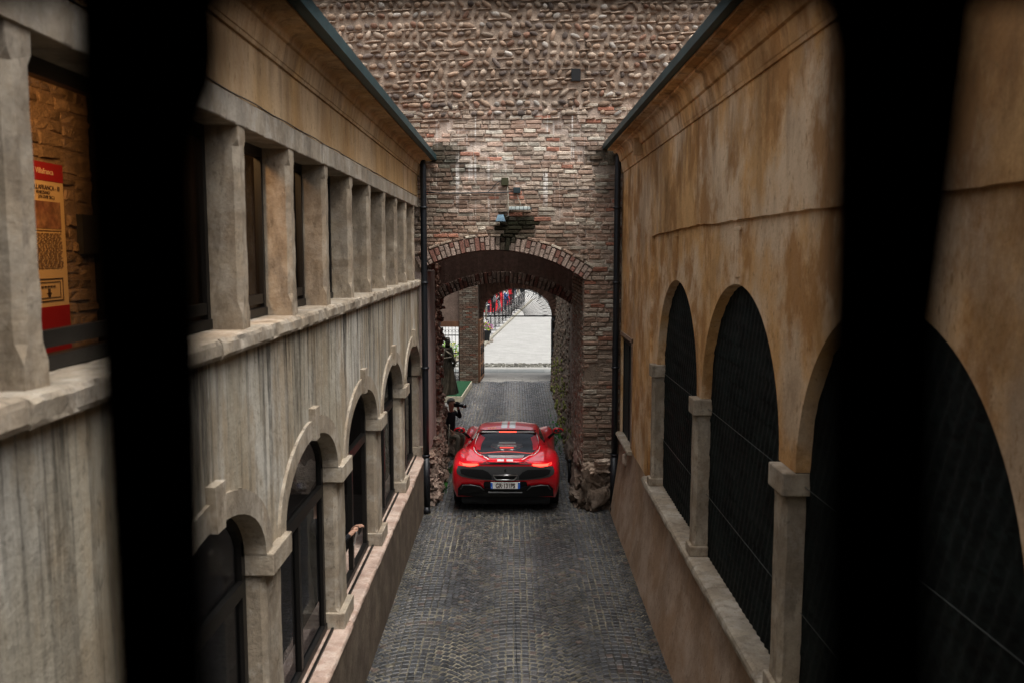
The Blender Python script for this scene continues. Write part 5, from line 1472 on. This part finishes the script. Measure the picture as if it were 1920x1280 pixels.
# flower planter
t=thing('flower_planter','pink and yellow flowers in a black planter at left edge of the exit','planter',(hx(911,44),44,0))
m=MB(); m.add([(-.16,-.16,0),(.16,-.16,0),(.16,.16,0),(-.16,.16,0),(-.24,-.24,.6),(.24,-.24,.6),(.24,.24,.6),(-.24,.24,.6)],[(0,1,5,4),(1,2,6,5),(2,3,7,6),(3,0,4,7),(4,5,6,7)]); m.build('pot',M['black'],t)
m=MB()
pk=[(.55,.05,.35),(.5,.1,.5),(.5,.5,.04),(.08,.2,.03),(.08,.2,.03)]
for i in range(420):
    a=uni(0,6.28); r=.36*math.sqrt(rnd()); z=.65+.42*rnd()*(1-r); p=Vector((r*math.cos(a),r*math.sin(a),z)); d=Vector((uni(-1,1),uni(-1,1),uni(-.3,1))).normalized(); s_=d.orthogonal().normalized()*.035; q_=d.cross(s_)
    m.add([p-s_,p-q_,p+s_,p+q_],[(0,1,2,3)],0,random.choice(pk))
m.build('flowers',mat('petals and leaves',(1,1,1),.8,True,.1,20),t)
# wooden post pair near the planter
m=MB(); m.tube([(0,0,0),(.0,0,.95)],.035,6); m.tube([(-.5,0,.0),(0,0,.9)],.02,6); o=m.build('easel_stand',M['iron'],None,(hx(916,46),46,0)); tag(o,'thin dark stand leaning next to the flower planter','stand')
# planting seen through the wicket gate
t=thing('shrub_bed','green shrub with yellow flowers behind the side gate','shrub',(-3.6,37,0))
m=MB()
for i in range(1500):
    a=uni(0,6.28); r=1.4*math.sqrt(rnd()); z=.1+1.0*rnd(); p=Vector((r*math.cos(a),r*math.sin(a)*.6,z*(1-.3*r)+.08*noise.noise(Vector((r*3,a*2,0))))); d=Vector((uni(-1,1),uni(-1,1),uni(-.3,1))).normalized(); s_=d.orthogonal().normalized()*.05; q_=d.cross(s_)
    m.add([p-s_,p-q_*.6,p+s_,p+q_*.6],[(0,1,2,3)],0,random.choice([(.10,.26,.04),(.16,.34,.06),(.07,.18,.03),(.5,.48,.08)]))
m.build('foliage',mat('foliage',(1,1,1),.8,True,.1,20),t)
# houses that close the square
for (x0,x1,y,h,c,lab) in ((-30,-6,128,9,(.55,.45,.35),'pale plastered house closing the square at left'),(-5.5,8,134,10,(.6,.56,.5),'cream house in the middle of the far side of the square'),(8.5,30,128,8,(.5,.36,.28),'pinkish house closing the square at right')):
    t=thing('town_house',lab,'house',((x0+x1)/2,y,0),'houses closing the square'); w=(x1-x0)/2
    m=MB(); m.box(-w,w,0,8,-.1,h); m.build('wall',mat('house plaster',c,.9,False,.15,.6),t)
    m=MB(); m.add([(-w-.4,-.5,h),(w+.4,-.5,h),(w+.4,4,h+2),(-w-.4,4,h+2),(w+.4,8.5,h),(-w-.4,8.5,h)],[(0,1,2,3),(3,2,4,5),(0,3,5),(1,4,2)]); m.build('roof',M['tile'],t)
    k=-w+1.5
    while k<w-1:
        for z in (1.0,4.5):
            m=MB(); m.box(k,k+1.0,-.05,.0,z,z+1.5); m.build('window',M['gloss'],t)
        k+=2.8
